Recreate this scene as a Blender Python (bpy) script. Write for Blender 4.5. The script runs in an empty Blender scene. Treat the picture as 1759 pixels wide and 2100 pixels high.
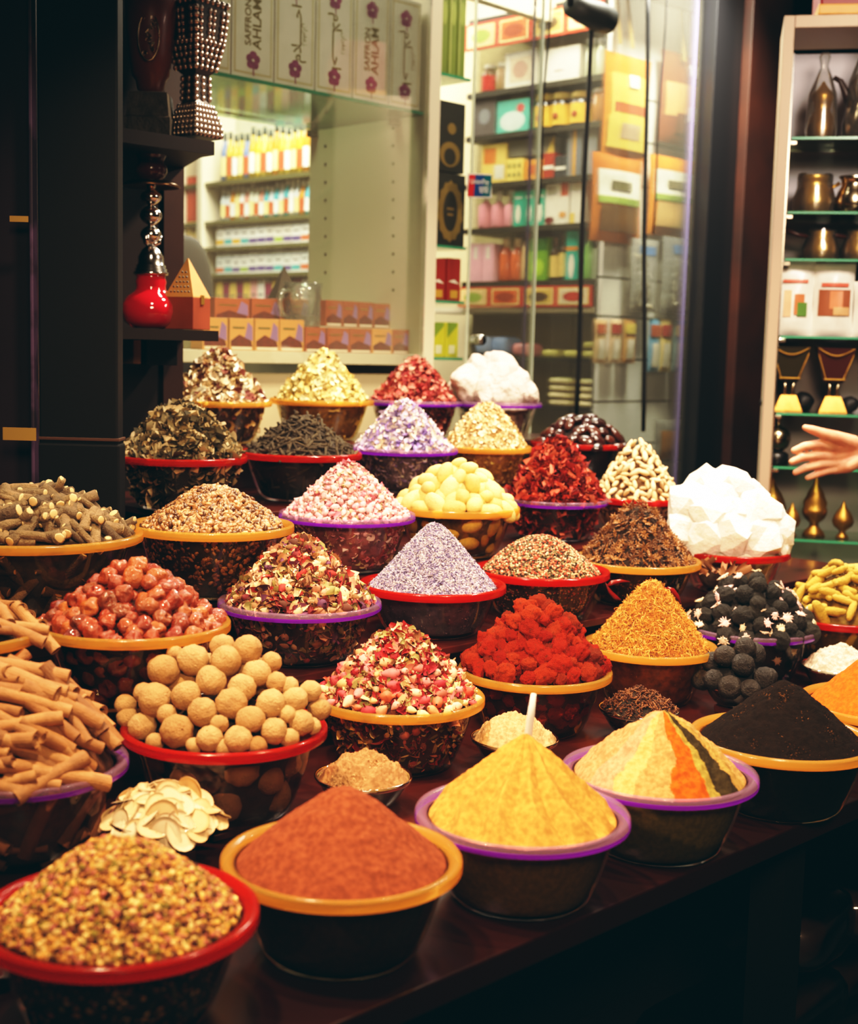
import bpy, bmesh, math, random
import numpy as np
from mathutils import Vector, Matrix, noise, Euler

random.seed(7); rng = np.random.default_rng(7)
PI = math.pi
col = bpy.context.scene.collection
scene = bpy.context.scene

# ------------------------------------------------------------------ camera
F = 2830.0; W, H = 1759, 2100
pitch, roll = math.radians(6.75), math.radians(1.5)
CAM = np.array([0, 0, 1.55])
fw = np.array([0, math.cos(pitch), -math.sin(pitch)])
r0 = np.array([1.0, 0, 0]); u0 = np.cross(r0, fw)
cr, sr = math.cos(roll), math.sin(roll)
rt = cr * r0 + sr * u0; up = -sr * r0 + cr * u0
cd = bpy.data.cameras.new('camera'); cam = bpy.data.objects.new('camera', cd); col.objects.link(cam)
m = Matrix.Identity(4)
for i in range(3):
    m[i][0] = rt[i]; m[i][1] = up[i]; m[i][2] = -fw[i]; m[i][3] = CAM[i]
cam.matrix_world = m
cd.sensor_fit = 'HORIZONTAL'; cd.lens = 50; cd.sensor_width = W / F * 50; cd.clip_start = .05
cd.dof.use_dof = True; cd.dof.focus_distance = 2.35; cd.dof.aperture_fstop = 4.2
scene.camera = cam

def ray(x, y): return fw + rt * (x - W / 2) / F - up * (y - H / 2) / F
def proj(p):
    d = np.array(p) - CAM; z = d @ fw
    return W / 2 + F * (d @ rt) / z, H / 2 - F * (d @ up) / z, z
def PZ(x, y, z):                      # point of a horizontal plane seen at a pixel
    r = ray(x, y); t = (z - CAM[2]) / r[2]; return CAM + r * t
US = np.array([math.sqrt(.5), math.sqrt(.5), 0]); VS = np.array([-math.sqrt(.5), math.sqrt(.5), 0])
def UV(a, b, z=0.0): return US * a + VS * b + np.array([0, 0, z])
def PA(x, y, a):                      # point of the vertical plane a = const
    r = ray(x, y); t = (a - CAM @ US) / (r @ US); return CAM + r * t
def PB(x, y, b):
    r = ray(x, y); t = (b - CAM @ VS) / (r @ VS); return CAM + r * t
def ab(p): return float(np.array(p) @ US), float(np.array(p) @ VS)
def PD(x, y, d): return CAM + ray(x, y) * d

def L(*c):
    if len(c) == 1: c = c[0]
    return tuple(((v / 255) / 12.92 if v / 255 <= .04045 else ((v / 255 + .055) / 1.055) ** 2.4) for v in c)

# ------------------------------------------------------------------ materials
def nodes(name):
    m = bpy.data.materials.new(name); m.use_nodes = True
    nt = m.node_tree; nt.nodes.clear()
    out = nt.nodes.new('ShaderNodeOutputMaterial')
    return m, nt, out
def N(nt, t, **kw):
    n = nt.nodes.new(t)
    for k, v in kw.items():
        if k in n.inputs: n.inputs[k].default_value = v
        else: setattr(n, k, v)
    return n
def c4(c): return (c[0], c[1], c[2], 1)
def mix(nt, a, b, fac, blend='MIX'):
    n = nt.nodes.new('ShaderNodeMix'); n.data_type = 'RGBA'; n.blend_type = blend
    for s, v in ((n.inputs[0], fac), (n.inputs[6], a), (n.inputs[7], b)):
        if hasattr(v, 'links') or hasattr(v, 'is_linked'): nt.links.new(v, s)
        else: s.default_value = c4(v) if isinstance(v, (tuple, list)) else v
    return n.outputs[2]
def mat(name, c=(.5, .5, .5), rough=.6, metal=0, vcol=False, rand=None, nz=None, bump=None, spec=.4, coat=0, sss=0, trans=0, emit=None, vary=.0):
    m, nt, out = nodes(name)
    p = N(nt, 'ShaderNodeBsdfPrincipled'); nt.links.new(p.outputs[0], out.inputs[0])
    p.inputs['Roughness'].default_value = rough; p.inputs['Metallic'].default_value = metal
    p.inputs['Specular IOR Level'].default_value = spec; p.inputs['Coat Weight'].default_value = coat
    if sss: p.inputs['Subsurface Weight'].default_value = sss; p.inputs['Subsurface Scale'].default_value = .02; p.inputs['Subsurface Radius'].default_value = (1, .8, .6)
    if trans: p.inputs['Transmission Weight'].default_value = trans
    if emit: p.inputs['Emission Color'].default_value = c4(c); p.inputs['Emission Strength'].default_value = emit
    tc = N(nt, 'ShaderNodeTexCoord').outputs['Object']
    src = None
    if vcol:
        src = N(nt, 'ShaderNodeVertexColor', layer_name='Col').outputs[0]
    elif rand:
        oi = N(nt, 'ShaderNodeObjectInfo'); rp = N(nt, 'ShaderNodeValToRGB')
        el = rp.color_ramp.elements
        while len(el) < len(rand): el.new(.5)
        for i, cc in enumerate(rand): el[i].position = i / max(1, len(rand) - 1); el[i].color = c4(cc)
        nt.links.new(oi.outputs['Random'], rp.inputs[0]); src = rp.outputs[0]
    if nz:                       # (scale, colour or factor, low, high)
        t = N(nt, 'ShaderNodeTexNoise', Scale=nz[0], Detail=4.0); nt.links.new(tc, t.inputs['Vector'])
        mr = N(nt, 'ShaderNodeMapRange'); nt.links.new(t.outputs[0], mr.inputs[0])
        mr.inputs[1].default_value = nz[2]; mr.inputs[2].default_value = nz[3]
        base = src if src is not None else tuple(c)
        if isinstance(nz[1], (int, float)): src = mix(nt, base, (nz[1],) * 3, mr.outputs[0], 'MULTIPLY')
        else: src = mix(nt, base, nz[1], mr.outputs[0])
    if src is None: p.inputs['Base Color'].default_value = c4(c)
    else: nt.links.new(src, p.inputs['Base Color'])
    if bump:                     # (scale, strength, distance)
        t = N(nt, 'ShaderNodeTexNoise', Scale=bump[0], Detail=5.0, Roughness=.65); nt.links.new(tc, t.inputs['Vector'])
        b = N(nt, 'ShaderNodeBump', Strength=bump[1], Distance=bump[2]); nt.links.new(t.outputs[0], b.inputs['Height'])
        nt.links.new(b.outputs[0], p.inputs['Normal'])
    return m
def clear(name, tint=(.9, .9, .9), refl=1.0, rough=.04, base=.03, gcol=(1, 1, 1), milk=0, milkc=(.8, .8, .7)):
    """thin clear plastic or glass: transparent wall with a fresnel reflection"""
    m, nt, out = nodes(name)
    tr = N(nt, 'ShaderNodeBsdfTransparent'); tr.inputs[0].default_value = c4(tint)
    gl = N(nt, 'ShaderNodeBsdfGlossy'); gl.inputs[0].default_value = c4(gcol); gl.inputs['Roughness'].default_value = rough
    lw = N(nt, 'ShaderNodeFresnel', IOR=1.45)
    ma = N(nt, 'ShaderNodeMath', operation='MULTIPLY_ADD'); nt.links.new(lw.outputs[0], ma.inputs[0]); ma.inputs[1].default_value = refl; ma.inputs[2].default_value = base
    mx = N(nt, 'ShaderNodeMixShader'); nt.links.new(ma.outputs[0], mx.inputs[0])
    first = tr.outputs[0]
    if milk:
        df = N(nt, 'ShaderNodeBsdfDiffuse'); df.inputs[0].default_value = c4(milkc)
        m2 = N(nt, 'ShaderNodeMixShader'); m2.inputs[0].default_value = milk
        nt.links.new(first, m2.inputs[1]); nt.links.new(df.outputs[0], m2.inputs[2]); first = m2.outputs[0]
    nt.links.new(first, mx.inputs[1]); nt.links.new(gl.outputs[0], mx.inputs[2])
    nt.links.new(mx.outputs[0], out.inputs[0]); return m
def tinted(name, c, t, opaque=.6):
    """coloured see-through plastic of a bowl's rim"""
    m, nt, out = nodes(name)
    p = N(nt, 'ShaderNodeBsdfPrincipled'); p.inputs['Base Color'].default_value = c4(c); p.inputs['Roughness'].default_value = .18; p.inputs['Coat Weight'].default_value = .6
    tl = N(nt, 'ShaderNodeBsdfTranslucent'); tl.inputs[0].default_value = c4(c)
    m1 = N(nt, 'ShaderNodeMixShader'); m1.inputs[0].default_value = .4; nt.links.new(p.outputs[0], m1.inputs[1]); nt.links.new(tl.outputs[0], m1.inputs[2])
    tr = N(nt, 'ShaderNodeBsdfTransparent'); tr.inputs[0].default_value = c4(t)
    mx = N(nt, 'ShaderNodeMixShader'); mx.inputs[0].default_value = opaque
    nt.links.new(tr.outputs[0], mx.inputs[1]); nt.links.new(m1.outputs[0], mx.inputs[2])
    nt.links.new(mx.outputs[0], out.inputs[0]); return m

# ------------------------------------------------------------------ mesh building
class Geo:
    def __init__(s): s.V = []; s.L = []; s.T = []; s.C = []; s.MI = []; s.n = 0
    def add(s, sh, M=None, pos=None, c=None, mi=0):
        V, (lo, to) = sh
        V = np.asarray(V, float)
        if M is not None: V = V @ np.asarray(M, float).T
        if pos is not None: V = V + np.asarray(pos, float)
        s.V.append(V); s.L.append(lo + s.n); s.T.append(to); s.MI.append(np.full(len(to), mi))
        cc = np.ones((len(V), 4)) if c is None else np.concatenate([np.broadcast_to(np.asarray(c, float), (len(V), 3)), np.ones((len(V), 1))], 1)
        s.C.append(cc); s.n += len(V); return s
    def many(s, sh, Ms, pos, cols, mi=0, shade=None):
        V, (lo, to) = sh; V = np.asarray(V, float); k = len(pos); n = len(V)
        if k == 0: return
        VV = np.einsum('kij,nj->kni', Ms, V) + pos[:, None, :]
        s.V.append(VV.reshape(-1, 3))
        s.L.append((lo[None, :] + (np.arange(k) * n)[:, None]).reshape(-1) + s.n); s.T.append(np.tile(to, k)); s.MI.append(np.full(len(to) * k, mi))
        sd = np.ones(n) if shade is None else shade
        cc = np.clip(cols[:, None, :] * sd[None, :, None], 0, 1).reshape(-1, 3)
        s.C.append(np.concatenate([cc, np.ones((len(cc), 1))], 1)); s.n += n * k
    def mesh(s, name, mats, smooth=True, vcol=False):
        me = bpy.data.meshes.new(name)
        V = np.concatenate(s.V); lo = np.concatenate(s.L).astype(np.int32); to = np.concatenate(s.T).astype(np.int32)
        me.vertices.add(len(V)); me.vertices.foreach_set('co', V.astype(np.float32).ravel())
        me.loops.add(len(lo)); me.loops.foreach_set('vertex_index', lo)
        me.polygons.add(len(to)); st = np.concatenate([[0], np.cumsum(to)[:-1]]).astype(np.int32)
        me.polygons.foreach_set('loop_start', st)
        me.polygons.foreach_set('material_index', np.concatenate(s.MI).astype(np.int32))
        me.update(calc_edges=True)
        me.polygons.foreach_set('use_smooth', np.full(len(to), bool(smooth)))
        if vcol:
            a = me.color_attributes.new('Col', 'FLOAT_COLOR', 'POINT')
            a.data.foreach_set('color', np.concatenate(s.C).astype(np.float32).ravel())
        for mm in (mats if isinstance(mats, (list, tuple)) else [mats]): me.materials.append(mm)
        return me
def flat(faces):
    return (np.array([i for f in faces for i in f], np.int64), np.array([len(f) for f in faces], np.int64))
def S(V, faces): return np.array(V, float), flat(faces)

def link(name, me, parent=None, loc=None, rot=None):
    o = bpy.data.objects.new(name, me); col.objects.link(o)
    if parent is not None: o.parent = parent
    if loc is not None: o.location = tuple(loc)
    if rot is not None: o.rotation_euler = rot
    return o
def obj(name, geo, mats, parent=None, smooth=False, vcol=False, loc=None, rot=None):
    if isinstance(geo, tuple): geo = Geo().add(geo)
    return link(name, geo.mesh(name, mats, smooth, vcol), parent, loc, rot)
def tag(o, label, cat=None, group=None, kind=None):
    if label: o['label'] = label
    if cat: o['category'] = cat
    if group: o['group'] = group
    if kind: o['kind'] = kind
    return o
def thing(name, label, cat, loc=(0, 0, 0), rz=0, group=None):
    o = bpy.data.objects.new(name, None); col.objects.link(o); o.location = tuple(loc); o.rotation_euler = (0, 0, rz); o.empty_display_size = .05
    return tag(o, label, cat, group)
def copy_tree(o, loc=None, rz=None, label=None, parent=None, scale=None):
    c = o.copy(); col.objects.link(c)
    if parent is not None: c.parent = parent
    if loc is not None: c.location = tuple(loc)
    if rz is not None: c.rotation_euler = (0, 0, rz)
    if scale is not None: c.scale = scale
    if label: c['label'] = label
    for ch in list(o.children): copy_tree(ch, parent=c)
    return c
def struct(name, geo, mats, **k): return tag(obj(name, geo, mats, **k), None, None, None, 'structure')

def box(sx, sy, sz, c=(0, 0, 0), ch=0.0, rz=0):
    """box centred at c with a small chamfer"""
    x, y, z = sx / 2, sy / 2, sz / 2
    if ch <= 0:
        V = [(a * x, b * y, d * z) for a in (-1, 1) for b in (-1, 1) for d in (-1, 1)]
        Fc = [(0, 1, 3, 2), (4, 6, 7, 5), (0, 4, 5, 1), (2, 3, 7, 6), (0, 2, 6, 4), (1, 5, 7, 3)]
    else:
        bm = bmesh.new(); bmesh.ops.create_cube(bm, size=1)
        for v in bm.verts: v.co = Vector((v.co.x * sx, v.co.y * sy, v.co.z * sz))
        bmesh.ops.bevel(bm, geom=list(bm.edges), offset=ch, segments=2, affect='EDGES', profile=.5)
        bm.verts.index_update(); V = [tuple(v.co) for v in bm.verts]; Fc = [tuple(v.index for v in f.verts) for f in bm.faces]; bm.free()
    V = np.array(V)
    if rz: V = V @ np.array([[math.cos(rz), -math.sin(rz), 0], [math.sin(rz), math.cos(rz), 0], [0, 0, 1]]).T
    return V + np.array(c), flat(Fc)
def lathe(prof, n=40, cap=False):
    V = []; Fc = []
    for r, z in prof:
        for i in range(n): t = 2 * PI * i / n; V.append((max(r, 1e-5) * math.cos(t), max(r, 1e-5) * math.sin(t), z))
    for j in range(len(prof) - 1):
        for i in range(n): k = (i + 1) % n; Fc.append((j * n + i, j * n + k, (j + 1) * n + k, (j + 1) * n + i))
    if cap: Fc.append(tuple(range(n))[::-1]); Fc.append(tuple((len(prof) - 1) * n + i for i in range(n)))
    return np.array(V), flat(Fc)
def prism_loft(rings, cap=True):
    """rings of equal point count joined by quads"""
    V = [p for r in rings for p in r]; n = len(rings[0]); Fc = []
    for j in range(len(rings) - 1):
        for i in range(n): k = (i + 1) % n; Fc.append((j * n + i, j * n + k, (j + 1) * n + k, (j + 1) * n + i))
    if cap: Fc.append(tuple(range(n))[::-1]); Fc.append(tuple((len(rings) - 1) * n + i for i in range(n)))
    return np.array(V, float), flat(Fc)
def tube(pts, rad, n=8):
    pts = [Vector(p) for p in pts]; rings = []
    if not hasattr(rad, '__len__'): rad = [rad] * len(pts)
    d = (pts[1] - pts[0]).normalized(); a = d.orthogonal().normalized()
    for i, p in enumerate(pts):
        d = (pts[min(i + 1, len(pts) - 1)] - pts[max(i - 1, 0)]).normalized()
        a = (a - d * a.dot(d)).normalized(); b = d.cross(a)
        rings.append([tuple(p + (a * math.cos(2 * PI * k / n) + b * math.sin(2 * PI * k / n)) * rad[i]) for k in range(n)])
    return prism_loft(rings)
def sphere(nu=12, nv=8):
    V = [(0, 0, -1)]; Fc = []
    for j in range(1, nv):
        f = PI * j / nv - PI / 2
        for i in range(nu): t = 2 * PI * i / nu; V.append((math.cos(f) * math.cos(t), math.cos(f) * math.sin(t), math.sin(f)))
    V.append((0, 0, 1)); T = len(V) - 1
    for i in range(nu): Fc.append((0, 1 + (i + 1) % nu, 1 + i)); Fc.append((T, T - nu + i, T - nu + (i + 1) % nu))
    for j in range(nv - 2):
        for i in range(nu): k = (i + 1) % nu; Fc.append((1 + j * nu + i, 1 + j * nu + k, 1 + (j + 1) * nu + k, 1 + (j + 1) * nu + i))
    return np.array(V), flat(Fc)
def ico(sub):
    bm = bmesh.new(); bmesh.ops.create_icosphere(bm, subdivisions=sub, radius=1); bm.verts.index_update()
    r = S([tuple(v.co) for v in bm.verts], [tuple(v.index for v in f.verts) for f in bm.faces]); bm.free(); return r
def nzd(sh, freq, amp, seed, radial=True):
    V, Fc = sh; V = V.copy()
    for i, v in enumerate(V):
        p = Vector(v) * freq + Vector((seed * 3.1, seed * 7.7, seed * 1.3))
        if radial: V[i] = v * (1 + amp * noise.noise(p))
        else: V[i] = v + amp * np.array(noise.noise_vector(p))
    return V, Fc
def sc(sh, *s): return sh[0] * np.array(s), sh[1]
def join(*shs):
    V = []; lo = []; to = []; n = 0
    for v, (l, t) in shs: V.append(v); lo.append(l + n); to.append(t); n += len(v)
    return np.concatenate(V), (np.concatenate(lo), np.concatenate(to))
def mv(sh, x, y, z): return sh[0] + np.array((x, y, z)), sh[1]
def rotm(rx=0, ry=0, rz=0): return np.array(Euler((rx, ry, rz)).to_matrix())
def rt_(sh, rx=0, ry=0, rz=0): return sh[0] @ rotm(rx, ry, rz).T, sh[1]

# ------------------------------------------------------------------ small shapes
def sh_lime(seed):
    V, Fc = sphere(28, 16); V = V.copy()
    for i, v in enumerate(V):
        t = math.atan2(v[1], v[0]); w = 1 - v[2] ** 2
        r = 1 - .06 * abs(math.cos(4.5 * t + seed)) ** 3 * w + .06 * noise.noise(Vector(v) * 1.3 + Vector((seed * 9, 0, 0))) + .025 * noise.noise(Vector(v) * 4 + Vector((seed * 5, 1, 0)))
        d = math.hypot(v[0], v[1]); r -= .10 * math.exp(-(d / .22) ** 2) * (1 if abs(v[2]) > .5 else 0)
        V[i] = v * r * np.array((1, 1, .93))
    nub = mv(sc(sphere(8, 5), .07, .07, .09), 0, 0, .86)
    return join((V, Fc), nub)
def sh_date(seed):
    s = sphere(20, 14); s = sc(s, 1, .95, .95)
    s = nzd(s, .9, .35, seed); s = nzd(s, 2.6, .16, seed + 9); s = nzd(s, 5.5, .07, seed + 4)
    V = s[0]
    for i, v in enumerate(V):
        d = math.hypot(v[0], v[1])
        if v[2] > 0: V[i][2] -= .45 * math.exp(-(d / .38) ** 2)
    return s
def sh_nut(seed): return nzd(sc(nzd(sphere(14, 9), 1.2, .12, seed), 1.45, .95, .85), 2.5, .05, seed)
def sh_seed(seed): return nzd(sc(sphere(14, 8), 1.4, .95, .6), 1.1, .06, seed)
def sh_crystal(seed): return nzd(nzd(nzd(sc(ico(2), 1.1, .9, .9), 1.1, .36, seed), 2.6, .20, seed + 5, True), .9, .15, seed + 2, False)
def sh_rock(seed): return nzd(nzd(sc(ico(4), 1.25, .9, .85), 1.0, .42, seed), 3.2, .10, seed)
def sh_tea(seed):
    V, Fc = sphere(36, 14); V = V.copy()
    for i, v in enumerate(V):
        t = math.atan2(v[1], v[0]); w = 1 - v[2] ** 2
        V[i] = v * (1 - .13 * abs(math.sin(4.5 * t + seed + .8 * v[2])) * w + .09 * noise.noise(Vector(v) * 2 + Vector((seed, 4, 0)))) * np.array((1, 1, .95))
    return V, Fc
def sh_tuft(seed):
    r = np.random.default_rng(seed); g = []
    for k in range(26):
        a = r.uniform(0, 2 * PI); q = r.uniform(.05, .42); h = r.uniform(.1, .28)
        x, y = math.cos(a) * q * 1.25, math.sin(a) * q * 1.25
        g.append(tube([(x * .4, y * .4, .84), (x * .9, y * .9, .95 + h * .3), (x * 1.35, y * 1.35, .93 + h * .6)], [.09, .08, .02], 4))
    g.append(mv(sc(nzd(sphere(10, 6), 3, .3, seed), .4, .4, .16), 0, 0, .92)); return join(*g)
def sh_stick(seed, ln=1.0, r=.1, bend=.06, n=9, knob=0):
    q = np.random.default_rng(seed); k = 6; pts = []; rad = []
    b1, b2 = q.normal(0, bend, 2)
    for i in range(k):
        t = i / (k - 1); pts.append(((t - .5) * ln, b1 * math.sin(PI * t) * ln, b2 * math.sin(PI * t) * ln)); rad.append(r * (1 + q.normal(0, .08) + knob * (abs(t - .5) > .45)))
    s = tube(pts, rad, n); return s
def sh_cinnamon(seed):
    q = np.random.default_rng(seed); n = 26; sec = []; th = .10
    tot = q.uniform(2.2, 3.0) * PI
    out = []; inn = []
    for i in range(n):
        t = i / (n - 1); a = tot * t + q.uniform(0, .05); r = 1 - .32 * t
        out.append((r * math.cos(a), r * math.sin(a))); inn.append(((r - th) * math.cos(a), (r - th) * math.sin(a)))
    ring = out + inn[::-1]; rings = []
    for j in range(5):
        x = (j / 4 - .5); wob = q.normal(0, .04, 2)
        rings.append([(x, yy + wob[0] + .15 * math.sin(PI * (x + .5)), zz + wob[1]) for yy, zz in ring])
    V = []; Fc = []; R = len(ring)
    for rr in rings: V += rr
    for j in range(4):
        for i in range(R): k = (i + 1) % R; Fc.append((j * R + i, j * R + k, (j + 1) * R + k, (j + 1) * R + i))
    for e in (0, 4 * R):
        for i in range(n - 1): Fc.append((e + i, e + i + 1, e + R - 2 - i, e + R - 1 - i))
    return np.array(V), flat(Fc)
def sh_comb(seed):
    s = nzd(sc(ico(4), 1.15, .85, .8), 1.3, .30, seed); V = s[0]
    for i, v in enumerate(V):
        p = Vector(v) * 3.2 + Vector((seed * 2.7, 0, 0)); V[i] = v * (1 + .22 * abs(noise.noise(p)) * 1.6 + .10 * noise.noise(p * 2.7))
    return s
def sh_turmeric(seed):
    q = np.random.default_rng(seed); k = 11; pts = []; rad = []; b = q.normal(0, .10, 2)
    for i in range(k):
        t = i / (k - 1); e = math.sin(PI * min(1, max(0, t * .94 + .03))) ** .35
        pts.append((t - .5, b[0] * math.sin(PI * t) + q.normal(0, .008), b[1] * math.sin(PI * t))); rad.append(.17 * e * (1 + .12 * (i % 2) + q.normal(0, .04)))
    s = tube(pts, rad, 9)
    if q.random() < .4: s = join(s, tube([(.1, .05, 0), (.16, .16, .02), (.2, .22, .03)], [.09, .08, .03], 7))
    return s
def sh_slice(seed):
    q = np.random.default_rng(seed); V = []; Fc = []; n = 18; rr = [0.02, .4, .75, 1.0]; b = q.normal(0, .09, 3)
    for top in (0, 1):
        for r in rr:
            for i in range(n):
                t = 2 * PI * i / n; x, y = r * math.cos(t), r * math.sin(t) * .85
                V.append((x, y, b[0] * x * x + b[1] * y * y + b[2] * x * y * 1.5 + .035 * (1 if top else -1) * (1 - .6 * r * r)))
    m_ = len(rr) * n
    for top in (0, 1):
        for j in range(3):
            for i in range(n): k = (i + 1) % n; f = (top * m_ + j * n + i, top * m_ + j * n + k, top * m_ + (j + 1) * n + k, top * m_ + (j + 1) * n + i); Fc.append(f if top else f[::-1])
        f = tuple(top * m_ + i for i in range(n)); Fc.append(f[::-1] if top else f)
    for i in range(n): k = (i + 1) % n; Fc.append((3 * n + i, 3 * n + k, m_ + 3 * n + k, m_ + 3 * n + i))
    return np.array(V), flat(Fc)
def sh_petal(seed, cup=.5, n=3):
    q = np.random.default_rng(seed); V = []; Fc = []
    c1, c2, tw = cup * q.uniform(.5, 1.3), q.normal(0, .25), q.normal(0, .3)
    for j in range(n + 1):
        for i in range(n + 1):
            x, y = i / n * 2 - 1, j / n * 2 - 1; w = (1 - .45 * max(0, -y)) * (1 - .25 * max(0, y) ** 2)
            V.append((x * w * .8 * q.uniform(.9, 1.1), y, c1 * (x * x) + c2 * y * y + tw * x * y))
    for j in range(n):
        for i in range(n): a = j * (n + 1) + i; Fc.append((a, a + 1, a + n + 2, a + n + 1))
    return np.array(V), flat(Fc)
def sh_bud(seed):
    prof = [(0, -1), (.45, -.85), (.72, -.35), (.66, .2), (.42, .7), (.12, 1.05)]
    s = nzd(lathe(prof, 8), 1.5, .15, seed); g = [s]
    for k in range(3):
        a = k * 2.1 + seed; p = sc(sh_petal(seed * 3 + k, .6, 2), .3, .55, .3); p = rt_(p, .5, 0, a); g.append((p[0] + np.array((.45 * math.sin(a), -.45 * math.cos(a), -.6)), p[1]))
    return join(*g)
def sh_strand(seed, r=.06, bend=.25):
    q = np.random.default_rng(seed); b = q.normal(0, bend, 2)
    return tube([(-.5, 0, 0), (-.17, b[0] * .7, b[1] * .7), (.17, b[0], b[1]), (.5, 0, 0)], [r * .6, r, r, r * .5], 3)
def sh_grain(): return S([(-1, 0, 0), (0, .38, 0), (0, 0, .38), (0, -.38, 0), (0, 0, -.38), (1, 0, 0)], [(0, 1, 2), (0, 2, 3), (0, 3, 4), (0, 4, 1), (5, 2, 1), (5, 3, 2), (5, 4, 3), (5, 1, 4)])
def sh_bean():
    V, Fc = sphere(10, 7); V = V.copy()
    V = V * np.array((1.15, .9, .62))
    for i, v in enumerate(V):
        if v[2] > .1 and abs(v[1]) < .25: V[i][2] -= .16
    return V, Fc
def sh_anise(seed):
    q = np.random.default_rng(seed); g = []
    for k in range(8):
        l = q.uniform(.75, 1.1); p = S([(0.05, 0, 0), (.5 * l, .17, .05), (.5 * l, -.17, .05), (.45 * l, 0, -.14), (.5 * l, 0, .20), (l, 0, .16)], [(0, 1, 4), (0, 4, 2), (0, 3, 1), (0, 2, 3), (5, 4, 1), (5, 2, 4), (5, 1, 3), (5, 3, 2)])
        g.append(rt_(p, 0, 0, k * PI / 4 + q.normal(0, .1)))
    g.append(tube([(0, 0, -.05), (.05, .05, -.5)], [.05, .03], 4)); return join(*g)
def sh_clove(): return join(tube([(-1, 0, 0), (0, .03, 0), (.6, 0, 0)], [.10, .16, .22], 6), mv(sc(sphere(7, 5), .26, .26, .26), .8, 0, 0), S([(.55, .3, .3), (.55, -.3, .3), (.55, -.3, -.3), (.55, .3, -.3), (.35, 0, 0)], [(0, 1, 4), (1, 2, 4), (2, 3, 4), (3, 0, 4)]))
# ------------------------------------------------------------------ shared materials
M_body = clear('clear_plastic_wall', (.90, .88, .85), .7, .05, .02)
M_bodyA = clear('amber_plastic_wall', (.92, .82, .62), .7, .05, .02)
M_glassbowl = clear('clear_glass_wall', (.88, .90, .88), 1.1, .03, .05)
RIMS = {
    'red': (tinted('red_rim_flange', L(205, 40, 20), L(255, 150, 120), .45), tinted('red_rim_band', L(185, 22, 8), L(240, 70, 36), .65)),
    'amber': (tinted('amber_rim_flange', L(244, 192, 104), L(255, 228, 170), .3), tinted('amber_rim_band', L(244, 180, 82), L(255, 212, 135), .55)),
    'purple': (tinted('purple_rim_flange', L(210, 170, 205), L(245, 225, 245), .22), tinted('purple_rim_band', L(130, 16, 200), L(170, 70, 230), .85)),
    'glass': (M_glassbowl, M_glassbowl),
}
M_core = {}
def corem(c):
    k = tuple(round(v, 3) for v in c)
    if k not in M_core: M_core[k] = mat('heap_core', c, .9, nz=(60, .35, .35, .65), bump=(90, .6, .004))  # filler tone darker than the pieces, painting shade into the gaps
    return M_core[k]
M_item = mat('dried_pieces', vcol=True, rough=.75, spec=.25)
M_gloss = mat('glossy_pieces', vcol=True, rough=.35, spec=.5)

TIER = dict(A=.856, B=.875, S=.875, C=1.016, D=1.103, E=1.19, F=1.29)
class Bowl: pass
BOWLS = {}
M_wood_dark = mat('dark_red_wood', L(64, 22, 14), .28, nz=(9, L(28, 10, 8), .35, .7), bump=(30, .08, .002), spec=.5, coat=.25)
def bowl(key, x, y, w, zr, apex, kind, label, small=False):
    b = Bowl(); b.key = key; b.C = PZ(x, y, zr); b.d = proj(b.C)[2]; b.R = w / 2 * b.d / F; b.zr = zr
    t = TIER[key[0]]
    b.h = min(zr - t, (.62 if small else .86) * b.R); b.zb = zr - b.h; b.small = small; b.kind = kind; b.x, b.y, b.w = x, y, w
    b.H = (y - apex) * b.d / (F * math.cos(pitch)); b.Ri = b.R * (.93 if small else .87)
    R, h = b.R, b.h
    b.root = thing('glass_bowl' if small else 'plastic_bowl', label, 'bowl', (b.C[0], b.C[1], b.zb))
    pr = [(b.r(t), t * h) for t in np.linspace(0, 1, 14)] if False else [(R * ((.50 + .46 * t ** .62) if small else (.56 + .33 * t ** .58)), max(.0015, t * h - (0 if small else .004))) for t in np.linspace(0, 1, 14)]
    b.prof = lambda t: R * ((.50 + .46 * t ** .62) if small else (.56 + .33 * t ** .58))
    g = Geo().add(lathe([(1e-4, .0015)] + pr, 56))
    obj('body', g, M_glassbowl if small else (M_bodyA if kind == 'amber' else M_body), b.root, True)
    fl, bd = RIMS[kind]; g = Geo()
    if small:
        rr = .96 * R; g.add(lathe([(rr - .001, h - .006), (rr - .0015, h), (rr + .002, h + .001), (rr + .0028, h - .002), (rr + .001, h - .006)], 48))
    else:
        g.add(lathe([(.885 * R, h - .009), (.89 * R, h - .002), (.915 * R, h + .0005), (.96 * R, h + .003), (.988 * R, h + .0025), (R, h)] + ([(R * 1.002, h - .005)] if kind == 'purple' else []), 64), mi=0)
        g.add(lathe([(R * 1.002, h - .005) if kind == 'purple' else (R, h), (R * 1.003, h - .0055), (R, h - .0105), (.985 * R, h - .012)], 64), mi=1)
        g.add(lathe([(.985 * R, h - .012), (.955 * R, h - .0115), (.89 * R, h - .0095)], 64), mi=0)
    obj('rim', g, [fl, bd], b.root, True)
    if b.zb - t > .006:
        s = b.R * .9; rz = math.radians(45)
        r = obj('wooden_riser', box(s, s, b.zb - t - .003, (0, 0, (b.zb - t - .001) / 2), .002), M_wood_dark, loc=(b.C[0], b.C[1], t + .0005), rot=(0, 0, rz))
        tag(r, 'low dark wooden block under the bowl' + (' of ' + label.split(' of ')[1] if ' of ' in label else ''), 'riser')
    BOWLS[key] = b; return b

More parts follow.
